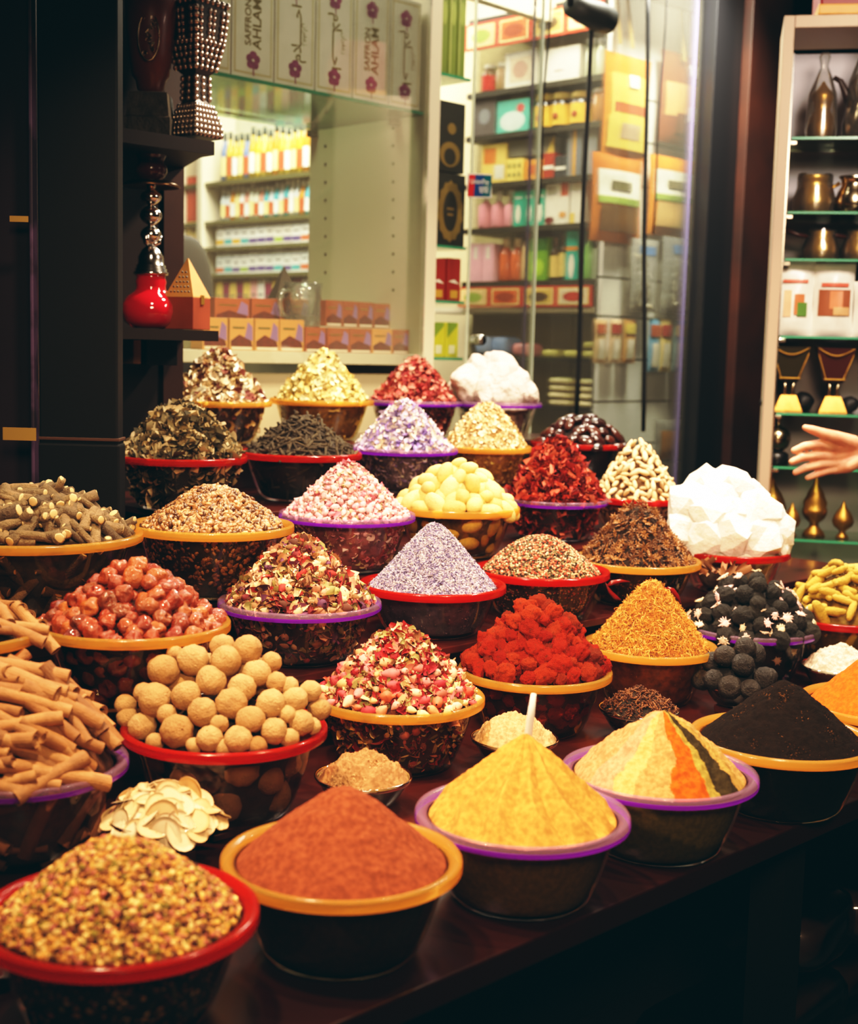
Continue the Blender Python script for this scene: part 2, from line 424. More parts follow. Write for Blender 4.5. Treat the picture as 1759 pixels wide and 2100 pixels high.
def hf(t, e=.16, p=1.0):
    t = np.clip(t, 0, 1); f = (math.sqrt(1 + e * e) - np.sqrt(t * t + e * e)) / (math.sqrt(1 + e * e) - e); return np.power(np.clip(f, 0, 1), p)
def heap_z(b, r, th, H, e, p, lump):
    z = b.zr - .008 + H * hf(r / b.Ri, e, p)
    if lump: z = z + lump * (np.sin(3 * th + b.x) + .7 * np.sin(5 * th + b.y)) * (r / b.Ri) * (1 - r / b.Ri) * 3
    return z
def sample_top(b, n, H, e, p, lump=0, rmax=1.0):
    r = b.Ri * rmax * np.sqrt(rng.random(n)); th = rng.random(n) * 2 * PI
    z = heap_z(b, r, th, H, e, p, lump); d = .002
    dz = (heap_z(b, r + d, th, H, e, p, lump) - heap_z(b, np.maximum(r - d, 0), th, H, e, p, lump)) / (2 * d)
    P = np.stack([b.C[0] + r * np.cos(th), b.C[1] + r * np.sin(th), z], 1)
    Nn = np.stack([-dz * np.cos(th), -dz * np.sin(th), np.ones(n)], 1); Nn /= np.linalg.norm(Nn, axis=1)[:, None]
    return P, Nn
def sample_wall(b, n, inset, t0=.13, t1=.92):
    t = t0 + (t1 - t0) * rng.random(n) ** .8; th = rng.random(n) * 2 * PI
    r = np.array([b.prof(v) for v in t]) - inset
    P = np.stack([b.C[0] + r * np.cos(th), b.C[1] + r * np.sin(th), b.zb + t * b.h], 1)
    Nn = np.stack([np.cos(th), np.sin(th), np.full(n, -.35)], 1); Nn /= np.linalg.norm(Nn, axis=1)[:, None]
    return P, Nn
def facing(P, Nn):
    v = CAM - P; v /= np.linalg.norm(v, axis=1)[:, None]; return (v * Nn).sum(1)
def frames(Nn, jit=.3, head=None, hj=.5):
    """rotation matrices whose z is near the normal; x is a random tangent or one near the heading"""
    k = len(Nn); z = Nn + rng.normal(0, jit, (k, 3)); z /= np.linalg.norm(z, axis=1)[:, None]
    if head is None: t = rng.normal(size=(k, 3))
    else: t = np.asarray(head) + rng.normal(0, hj, (k, 3))
    x = t - z * (t * z).sum(1)[:, None]; x /= np.linalg.norm(x, axis=1)[:, None] + 1e-9
    y = np.cross(z, x); return np.stack([x, y, z], 2)
def core(b, H, e, p, drop, lump=0, n=64):
    """solid heap: top cone, wall just inside the bowl, flat base; relative to the bowl's base"""
    V = []; Fc = []; rr = np.concatenate([np.linspace(.001, 1, 22) * (b.Ri - drop * .3)])
    rings = []
    th = np.arange(n) * 2 * PI / n
    for r in rr:
        z = np.minimum(heap_z(b, np.full(n, r), th, H, e, p, lump) - drop, b.zr + H) - b.zb
        rings.append(np.stack([r * np.cos(th), r * np.sin(th), np.maximum(z, b.h * .3)], 1))
    for t in np.linspace(.93, .02, 12):
        r = b.prof(t) - .004 - drop * .8; z = max(t * b.h - (drop * .6 if t > .8 else 0), .006)
        rings.append(np.stack([r * np.cos(th), r * np.sin(th), np.full(n, z)], 1))
    sh = prism_loft([[tuple(q) for q in R_] for R_ in rings]); return sh
def pal(cols, k, var=.18, w=None):
    c = np.array([L(q) for q in cols]); i = rng.choice(len(c), k, p=w)
    return c[i] * (1 + rng.normal(0, var, (k, 1)))
def stuff(key, name, label, cat, shapes, size, cols, n, nw, corec, e=.16, p=1.0, jit=.5, lump=.004, lift=.3, var=.18, head=None, hj=.5, m=None, w=None, szv=.2, wdark=1.0, aspect=(1, 1, 1), rmax=.965, wsize=None):
    b = BOWLS[key]; g = Geo(); g.add(core(b, b.H, e, p, size * .5, lump), c=(1, 1, 1), mi=0)
    org = np.array([b.C[0], b.C[1], b.zb])
    P, Nn = sample_top(b, n, b.H - size * .5, e, p, lump, rmax)
    P += Nn * size * rng.uniform(-.25, lift, (n, 1))
    keep = facing(P, Nn) > -.45; P, Nn = P[keep], Nn[keep]
    Pw, Nw = sample_wall(b, nw, size * .7 + .005)
    keep = facing(Pw, Nw) > -.3; Pw, Nw = Pw[keep], Nw[keep]
    A = np.array(aspect)
    for PP, NN, dk, s_ in ((P, Nn, 1, size), (Pw, Nw, wdark, wsize or size)):
        idx = rng.integers(0, len(shapes), len(PP))
        for i, shp in enumerate(shapes):
            q = idx == i
            if q.sum() == 0: continue
            Ms = frames(NN[q], jit if dk == 1 else .2, head, hj); ss = s_ * (1 + rng.normal(0, szv, q.sum())).clip(.5, 1.6)
            Ms = Ms * ss[:, None, None] * A[None, None, :]
            g.many(shp, Ms, PP[q] - org, pal(cols, q.sum(), var, w) * dk, 1)
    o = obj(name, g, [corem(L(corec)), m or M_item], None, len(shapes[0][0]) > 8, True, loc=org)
    return tag(o, label, cat, None, 'stuff')
ORD = 'first second third fourth fifth sixth seventh eighth ninth tenth eleventh twelfth thirteenth fourteenth fifteenth sixteenth'.split()
def rank(objs, base, rows=None):
    """labels by row from the top and place from the left"""
    pts = [(o, proj(o.matrix_world.translation if o.parent else o.location)) for o in objs]
    n = len(pts)
    if n == 0: return
    rows = rows or max(1, round(math.sqrt(n / 1.7))); rows = min(rows, n)
    pts.sort(key=lambda t: t[1][1]); per = np.array_split(np.arange(n), rows)
    for ri, ids in enumerate(per):
        r = sorted([pts[i] for i in ids], key=lambda t: t[1][0])
        for k, (o, _) in enumerate(r):
            rn = ('top row' if ri == 0 else 'bottom row' if ri == rows - 1 else ORD[ri] + ' row down') if rows > 1 else ''
            kn = 'leftmost' if k == 0 else 'rightmost' if k == len(r) - 1 and k else ORD[k] + ' from left'
            o['label'] = base + ', ' + (rn + ', ' if rn else '') + kn
def poisson(P, Nn, s, keepmin):
    ok = []; A = []
    for i in range(len(P)):
        if A:
            d = np.linalg.norm(np.array(A) - P[i], axis=1)
            if d.min() < s: continue
        A.append(P[i]); ok.append(i)
    return np.array(ok, int)
def pile(key, meshes, name, label, cat, group, s, fillname, filllabel, corec, gap=.85, e=.16, p=1.0, jit=.4, head=None, hj=.5, spin='frame', n=2600, nw=700, wall=True, ranked=False, lump=.004, over=1.0, sv=.12, wlabel=None, rise=.25, thick=None, cap=300, child=None, wgap=None, two=False, avoid=None, xlim=None):
    """individual things heaped in a bowl; s is half their size; thick the half thickness across the surface"""
    b = BOWLS[key]; th = thick or s; out = []; wl = []
    H = b.H - th * (1 + rise)
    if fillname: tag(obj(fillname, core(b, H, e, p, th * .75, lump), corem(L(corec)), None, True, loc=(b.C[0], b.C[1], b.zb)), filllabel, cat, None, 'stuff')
    def place(P, Nn, lst, lab, grp, jt):
        Ms = frames(Nn, jt, head, hj)
        for i in range(len(P)):
            R = Matrix(Ms[i].tolist()) if spin == 'frame' else Euler(tuple(rng.uniform(0, 6.28, 3))).to_matrix()
            k = s * (1 + rng.normal(0, sv)); k = max(.7 * s, min(1.4 * s, k))
            o = link(name, meshes[int(rng.integers(len(meshes)))])
            o.matrix_world = Matrix.Translation(Vector(P[i])) @ R.to_4x4() @ Matrix.Scale(k, 4)
            tag(o, lab, cat, grp); lst.append(o)
            if child:
                cn, cms, pc = child
                if rng.random() < pc: link(cn, cms[int(rng.integers(len(cms)))], o)
    P, Nn = sample_top(b, n, H, e, p, lump, over); P += Nn * th * rise
    q = facing(P, Nn) > -.3; P, Nn = P[q], Nn[q]
    if xlim: q = np.abs(P[:, 0] - b.C[0]) < xlim * b.R; P, Nn = P[q], Nn[q]
    if avoid: A_ = np.array([tuple(o.location) for o in avoid]); q = [i for i in range(len(P)) if np.linalg.norm(A_ - P[i], axis=1).min() > s * 1.5]; P, Nn = P[q], Nn[q]
    k = poisson(P, Nn, 2 * s * gap, 0)[:cap]
    place(P[k], Nn[k], out, label, group, jit)
    if two:   # a second, deeper layer in the gaps
        P2, N2 = sample_top(b, n, H - th * 1.1, e, p, lump, over * .94); q = facing(P2, N2) > -.1; P2, N2 = P2[q], N2[q]
        A = P[k]; P2 = P2 - 0; keep = [i for i in range(len(P2)) if np.linalg.norm(A - P2[i], axis=1).min() > s * 1.15]
        P2, N2 = P2[keep], N2[keep]; k2 = poisson(P2, N2, 2 * s * gap, 0); place(P2[k2], N2[k2], out, label, group, jit)
    if wall:
        Pw, Nw = sample_wall(b, nw, th * 1.05 + .004, .16, .78); q = facing(Pw, Nw) > .05; Pw, Nw = Pw[q], Nw[q]
        kw = poisson(Pw, Nw, 2 * s * (wgap or gap), 0)[:60]
        place(Pw[kw], Nw[kw], wl, wlabel or label, group + ', below the rim', .2)
    if ranked:
        bpy.context.view_layer.update(); rank(out, label)
        if wall: rank(wl, wlabel)
    return out, wl
def meshes(fn, seeds, m, nm, vc=None, smooth=True):
    r = []
    for sd in seeds:
        sh = fn(sd); g = Geo(); g.add(sh) if vc is None else g.add(sh, c=vc(sh[0])); r.append(g.mesh(nm, m, smooth, vc is not None))
    return r
def powder(key, name, label, cat, colf, e=.14, p=1.0, rough=.0012, corec=(120, 80, 40), bump=(420, .5, .002), ridge=0, nr=110, nt=220, c2=None, m=None, grit=None, wallc=None):
    b = BOWLS[key]; g = Geo(); th = np.arange(nt) * 2 * PI / nt; rings = []; cols = []
    for r in np.linspace(.0015, 1, nr):
        rr = r * b.Ri; z = b.zr - .006 + b.H * hf(np.full(nt, r), e, p) - b.zb; R = []
        for i in range(nt):
            x, y = rr * math.cos(th[i]), rr * math.sin(th[i]); q = Vector((x * 40 + b.x, y * 40, z[i] * 25)); env = min(1, (1 - r) * 8)
            dz = (noise.noise(q) * 3.0 + noise.noise(q * 3) * 1.3 + noise.noise(q * 9) * .7) * rough * env
            if ridge: dz += ridge * env * r * (abs(((th[i] * ridge_n(key) / (2 * PI) + .15 * math.sin(6 * r + th[i])) % 1) - .5) - .25) * 2
            R.append((x, y, z[i] + dz)); cols.append(colf(th[i], r))
        rings.append(R)
    wc = wallc or (lambda t_, f_: np.array(colf(t_, 1)) * .6)  # powder below the rim coloured darker to stand for its shaded side
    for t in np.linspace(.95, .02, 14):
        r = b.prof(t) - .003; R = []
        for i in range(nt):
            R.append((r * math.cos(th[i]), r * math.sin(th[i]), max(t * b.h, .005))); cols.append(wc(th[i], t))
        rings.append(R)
    V, Fc = prism_loft(rings); g.add((V, Fc), c=np.clip(np.array(cols), 0, 1))
    if grit:   # loose grains on top
        shp, n, s, cc = grit; P, Nn = sample_top(b, n, b.H, e, p, 0, .985); q = facing(P, Nn) > -.4; P, Nn = P[q], Nn[q]
        P = P - np.array([b.C[0], b.C[1], b.zb]); Ms = frames(Nn, .6) * (s * rng.uniform(.6, 1.3, (len(P), 1, 1)))
        g.many(shp, Ms, P, pal(cc, len(P), .15))
    o = obj(name, g, m or mat(name + '_material', vcol=True, rough=.95, spec=.1, nz=(140, .62, .35, .62), bump=bump), None, True, True, loc=(b.C[0], b.C[1], b.zb))
    return tag(o, label, cat, None, 'stuff')
def ridge_n(key): return {'A2': 13}.get(key, 9)

# ------------------------------------------------------------------ bowls: key, pixel of the rim's centre, rim width, rim height, peak's pixel row
for a in [
    ('A0', 245, 1868, 570, .968, 1705, 'red', 'clear plastic bowl with red rim of cracked mixed seeds'),
    ('A1', 701, 1757, 495, .968, 1598, 'amber', 'clear plastic bowl with amber rim of smooth cocoa-brown powder'),
    ('A2', 1071, 1665, 442, .968, 1492, 'purple', 'clear plastic bowl with purple rim of mustard-yellow powder with a spoon'),
    ('A3', 1352, 1580, 401, .968, 1448, 'purple', 'clear plastic bowl with purple rim of striped mixed spice powders'),
    ('A4', 1605, 1510, 378, .968, 1388, 'amber', 'clear plastic bowl with amber rim of fine black tea'),
    ('A5', 1815, 1440, 345, .968, 1315, 'amber', 'clear plastic bowl with amber rim of bright orange powder'),
    ('B0', 40, 1560, 440, 1.0, 1345, 'purple', 'clear plastic bowl with purple rim of rolled cinnamon sticks'),
    ('B1', 461, 1490, 420, 1.013, 1305, 'red', 'clear plastic bowl with red rim of tan dried limes'),
    ('B2', 817, 1425, 355, .99, 1275, 'amber', 'clear plastic bowl with amber rim of red and cream mixed rosebuds'),
    ('B3', 1097, 1372, 316, .985, 1208, 'amber', 'clear plastic bowl with amber rim of red cockscomb flowers'),
    ('B4', 1332, 1322, 275, .985, 1178, 'amber', 'clear plastic bowl with amber rim of orange safflower threads'),
    ('B5', 1540, 1285, 268, .985, 1160, 'purple', 'clear plastic bowl with purple rim of dark flower tea balls'),
    ('B6', 1725, 1262, 255, .985, 1140, 'red', 'clear plastic bowl with red rim of yellow turmeric roots'),
    ('C0', -120, 1292, 410, 1.15, 1205, 'amber', 'clear plastic bowl with amber rim of cinnamon sticks cut by the frame edge'),
    ('C1', 273, 1275, 397, 1.135, 1128, 'amber', 'clear plastic bowl with amber rim of glossy red dried dates'),
    ('C2', 615, 1232, 335, 1.115, 1095, 'purple', 'clear plastic bowl with purple rim of mixed petals and leaves'),
    ('C3', 887, 1197, 302, 1.108, 1063, 'red', 'clear plastic bowl with red rim of grey-violet lavender'),
    ('C4', 1110, 1168, 280, 1.108, 1090, 'red', 'clear plastic bowl with red rim of mixed peppercorns'),
    ('C5', 1305, 1147, 262, 1.108, 1015, 'amber', 'clear plastic bowl with amber rim of brown star anise'),
    ('C6', 1500, 1128, 236, 1.108, 966, 'red', 'clear plastic bowl with red rim of white alum crystals'),
    ('D0', 72, 1093, 436, 1.232, 985, 'amber', 'clear plastic bowl with amber rim of grey-brown root sticks'),
    ('D1', 435, 1075, 335, 1.228, 988, 'amber', 'clear plastic bowl with amber rim of pale coffee beans'),
    ('D2', 712, 1053, 280, 1.215, 940, 'purple', 'clear plastic bowl with purple rim of pink rosebuds'),
    ('D3', 935, 1038, 262, 1.21, 928, 'amber', 'clear plastic bowl with amber rim of pale yellow oval fruits'),
    ('D4', 1138, 1022, 218, 1.2, 898, 'purple', 'clear plastic bowl with purple rim of dark red hibiscus'),
    ('D5', 1305, 1018, 200, 1.19, 893, 'red', 'clear plastic bowl with red rim of beige dried pods'),
    ('E0', 372, 935, 268, 1.305, 825, 'red', 'clear plastic bowl with red rim of grey curled lichen beside the pillar'),
    ('E1', 616, 928, 252, 1.30, 846, 'red', 'clear plastic bowl with red rim of dark long pepper spikes'),
    ('E2', 828, 918, 222, 1.30, 818, 'purple', 'clear plastic bowl with purple rim of lilac and white flowers'),
    ('E3', 995, 915, 190, 1.30, 822, 'amber', 'clear plastic bowl with amber rim of cream flakes'),
    ('E4', 1190, 908, 204, 1.293, 840, 'red', 'clear plastic bowl with red rim of dark shiny seeds'),
    ('F0', 450, 822, 214, 1.40, 716, 'amber', 'clear plastic bowl with amber rim of cream and maroon leaf mix'),
    ('F1', 660, 820, 214, 1.40, 715, 'amber', 'clear plastic bowl with amber rim of yellow chamomile'),
    ('F2', 850, 822, 198, 1.40, 731, 'purple', 'clear plastic bowl with purple rim of dark pink petals'),
    ('F3', 1018, 825, 186, 1.40, 720, 'purple', 'clear plastic bowl with purple rim of white chalky rocks'),
]: bowl(*a)
for a in [
    ('S1', 332, 1672, 222, .945, 1598, 'glass', 'small clear glass bowl of pale dried slices'),
    ('S2', 745, 1590, 202, .925, 1532, 'glass', 'small clear glass bowl of coarse brown powder'),
    ('S3', 1055, 1512, 182, .925, 1454, 'glass', 'small clear glass bowl of pale beige powder'),
    ('S4', 1310, 1452, 166, .925, 1403, 'glass', 'small clear glass bowl of dark cloves'),
    ('S5', 1512, 1400, 146, .935, 1290, 'glass', 'small clear glass bowl of black dried limes'),
    ('S6', 1722, 1365, 160, .925, 1318, 'glass', 'small clear glass bowl of white powder'),
]: bowl(*a, small=True)

# ------------------------------------------------------------------ powders
def flatc(*c):
    c = np.array(L(c)); return lambda t, r: c
GR = sh_grain(); PEP = ico(1); BEAN = sh_bean()
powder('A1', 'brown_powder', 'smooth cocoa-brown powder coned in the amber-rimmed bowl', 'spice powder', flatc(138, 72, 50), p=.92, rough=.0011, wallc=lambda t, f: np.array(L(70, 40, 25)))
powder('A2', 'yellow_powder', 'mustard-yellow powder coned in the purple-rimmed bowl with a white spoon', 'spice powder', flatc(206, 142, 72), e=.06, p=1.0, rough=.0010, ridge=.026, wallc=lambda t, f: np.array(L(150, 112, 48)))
def stripes(t, r):
    a = (math.degrees(t) + 3 * math.sin(9 * r) + 720) % 360
    t_ = a - 270 if a >= 90 else a + 90         # 0 faces -Y
    t_ += 4 * noise.noise(Vector((t * 3, r * 12, 1)))
    for lim, c in ((-62, (196, 140, 96)), (-40, (206, 146, 112)), (-24, (226, 172, 104)), (2, (192, 138, 88)), (26, (200, 82, 20)), (36, (150, 130, 66)), (56, (52, 46, 28)), (70, (170, 132, 74)), (400, (194, 144, 90))):
        if t_ < lim: return np.array(L(c))
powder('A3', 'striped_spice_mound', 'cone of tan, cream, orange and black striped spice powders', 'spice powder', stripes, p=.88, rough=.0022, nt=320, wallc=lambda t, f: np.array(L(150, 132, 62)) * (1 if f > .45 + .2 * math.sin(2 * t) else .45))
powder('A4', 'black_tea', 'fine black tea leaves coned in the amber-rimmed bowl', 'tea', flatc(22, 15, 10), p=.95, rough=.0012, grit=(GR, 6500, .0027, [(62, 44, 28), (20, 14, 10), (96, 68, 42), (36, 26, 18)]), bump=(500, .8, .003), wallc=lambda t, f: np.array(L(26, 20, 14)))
powder('A5', 'orange_powder', 'bright orange powder coned in the bowl at the frame edge', 'spice powder', flatc(214, 98, 28), p=.95, rough=.0012)
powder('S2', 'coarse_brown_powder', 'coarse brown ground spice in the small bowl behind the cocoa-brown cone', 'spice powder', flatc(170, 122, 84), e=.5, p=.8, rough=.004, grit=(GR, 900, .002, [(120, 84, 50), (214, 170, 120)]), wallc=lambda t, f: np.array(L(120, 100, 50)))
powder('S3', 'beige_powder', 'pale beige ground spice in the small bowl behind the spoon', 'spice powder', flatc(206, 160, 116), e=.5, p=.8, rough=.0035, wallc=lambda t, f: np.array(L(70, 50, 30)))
powder('S6', 'white_powder', 'white lumpy powder in the small bowl beside the orange cone', 'spice powder', flatc(226, 206, 186), e=.5, p=.8, rough=.004, wallc=lambda t, f: np.array(L(180, 165, 140)))
# ------------------------------------------------------------------ uncountable heaps
SEEDS = [nzd(sc(PEP, 1, .85, .7), 1.5, .25, k) for k in range(3)]
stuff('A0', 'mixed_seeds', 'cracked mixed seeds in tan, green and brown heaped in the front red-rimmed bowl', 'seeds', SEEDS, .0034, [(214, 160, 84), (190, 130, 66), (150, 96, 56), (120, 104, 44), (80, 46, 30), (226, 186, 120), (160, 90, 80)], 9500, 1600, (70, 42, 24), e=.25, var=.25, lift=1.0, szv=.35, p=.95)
ST = [sh_strand(k) for k in range(5)]; THIN = [sh_strand(k, .05, .3) for k in range(6)]
PET = [sh_petal(k) for k in range(6)]; PETF = [sh_petal(k, .3, 2) for k in range(6)]
BUD = [sh_bud(k) for k in range(5)]
stuff('B4', 'safflower', 'orange safflower threads coned in the amber-rimmed bowl', 'dried flowers', THIN, .0105, [(222, 150, 66), (236, 182, 100), (190, 110, 40), (206, 128, 50)], 6500, 1300, (150, 84, 30), e=.14, jit=.5, lift=.5)
stuff('C3', 'lavender', 'grey-violet lavender buds coned in the red-rimmed bowl', 'dried flowers', [GR], .0042, [(156, 146, 172), (126, 116, 150), (190, 180, 186), (92, 84, 124), (170, 156, 174)], 12000, 2600, (112, 100, 124), e=.16, p=1.05, jit=.5, lift=.4)
stuff('C4', 'peppercorns', 'mixed white, green, red and black peppercorns in the red-rimmed bowl', 'peppercorns', [PEP], .0026, [(214, 184, 148), (186, 150, 112), (60, 52, 36), (166, 60, 44), (104, 96, 64), (40, 28, 24), (196, 106, 80)], 5200, 1800, (90, 66, 48), e=.45, p=.85, lift=.5, szv=.12)
stuff('D1', 'coffee_beans', 'pale tan coffee beans heaped in the amber-rimmed bowl', 'coffee beans', [BEAN], .0056, [(160, 112, 72), (138, 92, 58), (114, 76, 46), (178, 132, 90), (70, 44, 28)], 2600, 900, (60, 40, 24), e=.3, p=.92, jit=.9, lift=.6, szv=.1, m=M_gloss)
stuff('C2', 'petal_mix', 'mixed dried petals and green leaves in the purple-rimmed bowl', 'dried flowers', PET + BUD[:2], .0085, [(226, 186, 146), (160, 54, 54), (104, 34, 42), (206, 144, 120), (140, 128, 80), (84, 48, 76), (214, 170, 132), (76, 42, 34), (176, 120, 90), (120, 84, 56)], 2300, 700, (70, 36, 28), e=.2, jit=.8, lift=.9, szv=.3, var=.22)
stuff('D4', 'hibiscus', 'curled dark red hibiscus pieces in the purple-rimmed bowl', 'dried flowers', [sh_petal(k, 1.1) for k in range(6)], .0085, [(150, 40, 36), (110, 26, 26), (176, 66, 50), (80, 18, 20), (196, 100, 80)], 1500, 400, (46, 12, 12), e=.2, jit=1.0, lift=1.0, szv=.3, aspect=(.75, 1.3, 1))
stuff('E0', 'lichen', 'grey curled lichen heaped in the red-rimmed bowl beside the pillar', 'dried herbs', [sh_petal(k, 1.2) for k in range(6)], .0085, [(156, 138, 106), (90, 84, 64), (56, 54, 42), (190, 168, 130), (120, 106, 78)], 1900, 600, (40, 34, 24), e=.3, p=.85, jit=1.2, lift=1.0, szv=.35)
stuff('E2', 'lilac_flowers', 'lilac, violet and white dried flowers in the purple-rimmed bowl', 'dried flowers', PET, .0075, [(226, 214, 230), (180, 166, 206), (130, 106, 176), (240, 226, 210), (206, 190, 220), (216, 190, 160)], 2000, 600, (120, 104, 120), e=.22, jit=.9, lift=.8)
stuff('E3', 'cream_flakes', 'cream-coloured flakes heaped in the amber-rimmed bowl', 'dried flakes', PETF, .0058, [(240, 208, 156), (226, 190, 136), (246, 222, 180), (196, 156, 106)], 2200, 700, (170, 130, 84), e=.4, p=.85, jit=.7, lift=.7)
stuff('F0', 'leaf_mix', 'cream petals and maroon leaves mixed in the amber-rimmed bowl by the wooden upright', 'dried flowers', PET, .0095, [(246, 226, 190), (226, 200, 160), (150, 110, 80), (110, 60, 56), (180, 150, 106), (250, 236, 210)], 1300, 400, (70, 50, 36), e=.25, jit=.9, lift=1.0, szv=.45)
stuff('F1', 'chamomile', 'yellow-cream chamomile threads in the amber-rimmed bowl', 'dried flowers', ST + PETF[:2], .0085, [(240, 220, 150), (226, 200, 126), (246, 232, 180), (196, 166, 96)], 3200, 700, (170, 140, 76), e=.22, jit=.8, lift=.8)
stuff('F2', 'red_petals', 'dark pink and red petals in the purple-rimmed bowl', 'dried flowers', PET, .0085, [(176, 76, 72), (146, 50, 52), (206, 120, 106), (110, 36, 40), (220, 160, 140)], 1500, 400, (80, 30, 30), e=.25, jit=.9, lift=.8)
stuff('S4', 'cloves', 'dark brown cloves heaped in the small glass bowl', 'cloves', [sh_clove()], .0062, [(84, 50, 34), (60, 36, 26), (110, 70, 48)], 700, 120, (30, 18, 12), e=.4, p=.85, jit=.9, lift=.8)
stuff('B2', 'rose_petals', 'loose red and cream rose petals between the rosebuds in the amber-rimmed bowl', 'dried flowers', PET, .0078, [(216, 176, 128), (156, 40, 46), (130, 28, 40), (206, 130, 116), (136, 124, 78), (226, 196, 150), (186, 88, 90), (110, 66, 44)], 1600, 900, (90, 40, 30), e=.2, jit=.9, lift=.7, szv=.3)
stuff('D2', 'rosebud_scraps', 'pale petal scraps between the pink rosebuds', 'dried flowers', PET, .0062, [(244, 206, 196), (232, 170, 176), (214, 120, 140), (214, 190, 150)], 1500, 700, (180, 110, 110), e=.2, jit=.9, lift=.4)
# ------------------------------------------------------------------ countable heaps
M_lime = mat('dried_lime_skin', rough=.7, spec=.3, rand=[L(184, 138, 92), L(202, 158, 110), L(164, 118, 74)], nz=(1.6, .72, .4, .75), bump=(6, .5, .06))
def placed(key, ms, name, label, cat, group, pts, s_over, fillname, filllabel, corec, drop, e=.3, p=.9, deep=.112, squash=None):
    """things set one by one where the photograph shows them: (x, y, radius) in pixels, on the heap's near side"""
    b = BOWLS[key]; out = []
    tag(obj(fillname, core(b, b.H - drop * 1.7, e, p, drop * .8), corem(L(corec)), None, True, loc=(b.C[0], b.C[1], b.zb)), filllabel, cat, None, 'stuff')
    y0 = min(q[1] - q[2] for q in pts)
    for i, (x, y, r) in enumerate(pts):
        t = min(1.1, max(0, (y - y0) / (b.y - y0))); u = (x - b.x) / (b.w / 2)
        dep = b.d - deep * (t ** .9) * math.sqrt(max(.05, 1 - min(.97, abs(u)) ** 2)) + .02
        k = r * dep / F * s_over; P = PD(x, y, dep)
        o = link(name, ms[i % len(ms)]); o.matrix_world = Matrix.Translation(Vector(P)) @ Euler(tuple(rng.uniform(0, 6.28, 3))).to_matrix().to_4x4() @ Matrix.Scale(k, 4); tag(o, label, cat, group); out.append(o)
    bpy.context.view_layer.update(); rank(out, label); return out
def wallset(key, ms, name, label, cat, group, s, th, n=700, gap=.95):
    b = BOWLS[key]; Pw, Nw = sample_wall(b, n, th * 1.05 + .004, .16, .74); q = facing(Pw, Nw) > .05; Pw, Nw = Pw[q], Nw[q]; out = []
    for i in poisson(Pw, Nw, 2 * s * gap, 0)[:40]:
        o = link(name, ms[i % len(ms)]); o.matrix_world = Matrix.Translation(Vector(Pw[i])) @ Euler(tuple(rng.uniform(0, 6.28, 3))).to_matrix().to_4x4() @ Matrix.Scale(s * rng.uniform(.9, 1.08), 4); tag(o, label, cat, group); out.append(o)
    bpy.context.view_layer.update(); rank(out, label)
lm = meshes(sh_lime, range(6), M_lime, 'dried_lime')
LP = [(1145, 920, 68), (1275, 935, 80), (1165, 995, 85), (1400, 1000, 55), (995, 990, 85), (900, 955, 45), (842, 1043, 87), (1087, 1097, 83), (1322, 1058, 75), (1247, 1135, 76), (1425, 1105, 58), (1490, 1125, 52), (745, 1160, 58), (798, 1195, 95), (960, 1172, 80), (1192, 1215, 85), (1395, 1215, 80), (1520, 1195, 70), (1600, 1150, 58), (1645, 1242, 64), (648, 1222, 60), (655, 1285, 56), (1045, 1258, 80), (1290, 1297, 78), (732, 1332, 76), (912, 1355, 90), (1550, 1312, 70), (1412, 1355, 72), (1080, 1395, 72), (1226, 1400, 76), (1130, 1320, 50), (1480, 1270, 50), (860, 1270, 55), (800, 1412, 52), (1000, 1432, 46), (1150, 1440, 48), (1325, 1432, 54), (1490, 1392, 54), (700, 1392, 44), (1610, 1330, 46)]
lime_out = placed('B1', lm, 'dried_lime', 'tan dried lime heaped in the red-rimmed bowl', 'dried lime', 'dried limes in the red-rimmed bowl', [(a / 2.513, 960 + c / 2.513, r / 2.513) for a, c, r in LP], 1.0, 'lime_heap_core', 'core coloured as shaded dried limes deep inside the red-rimmed bowl', (50, 30, 16), .028)
pile('B1', lm, 'dried_lime', 'tan dried lime peeking out from under the upper limes in the red-rimmed bowl', 'dried lime', 'half-hidden dried limes in the red-rimmed bowl', .022, None, '', (60, 38, 20), gap=.9, e=.3, p=.85, spin='rand', lump=0, rise=-.6, wall=False, over=1.0, avoid=lime_out)
wallset('B1', lm, 'dried_lime', 'tan dried lime seen through the red-rimmed bowl', 'dried lime', 'dried limes below the red rim', .024, .024)
M_date = mat('red_date_skin', rough=.25, spec=.5, coat=.5, rand=[L(104, 26, 14), L(160, 66, 30), L(126, 36, 18), L(180, 94, 44), L(80, 18, 12)], nz=(1.5, .6, .4, .8), bump=(5, .4, .05))
pile('C1', meshes(sh_date, range(6), M_date, 'red_date'), 'red_date', 'wrinkled glossy red dried date in the amber-rimmed bowl', 'dried date', 'red dates heaped in the amber-rimmed bowl', .0145, 'date_heap_core', 'core coloured as shaded red dates deep inside their bowl', (50, 14, 10), gap=.8, e=.3, spin='rand', rise=.2, wlabel='wrinkled red date seen through the amber-rimmed bowl', two=True)
M_nut = mat('yellow_fruit_skin', rough=.6, rand=[L(224, 192, 108), L(232, 204, 130), L(206, 168, 86)], nz=(2.5, .8, .45, .8), bump=(5, .3, .04))
pile('D3', meshes(sh_nut, range(5), M_nut, 'yellow_fruit'), 'yellow_fruit', 'pale yellow oval fruit in the amber-rimmed bowl', 'dried fruit', 'yellow oval fruits in the amber-rimmed bowl', .0185, 'yellow_fruit_core', 'core coloured as shaded yellow fruits deep inside their bowl', (120, 92, 36), gap=.88, e=.3, jit=.4, p=.9, ranked=True, wlabel='pale yellow oval fruit seen through its bowl', two=True, thick=.015)
M_seedd = mat('dark_seed_skin', rough=.22, coat=.4, rand=[L(52, 22, 18), L(34, 14, 14), L(70, 32, 22)])
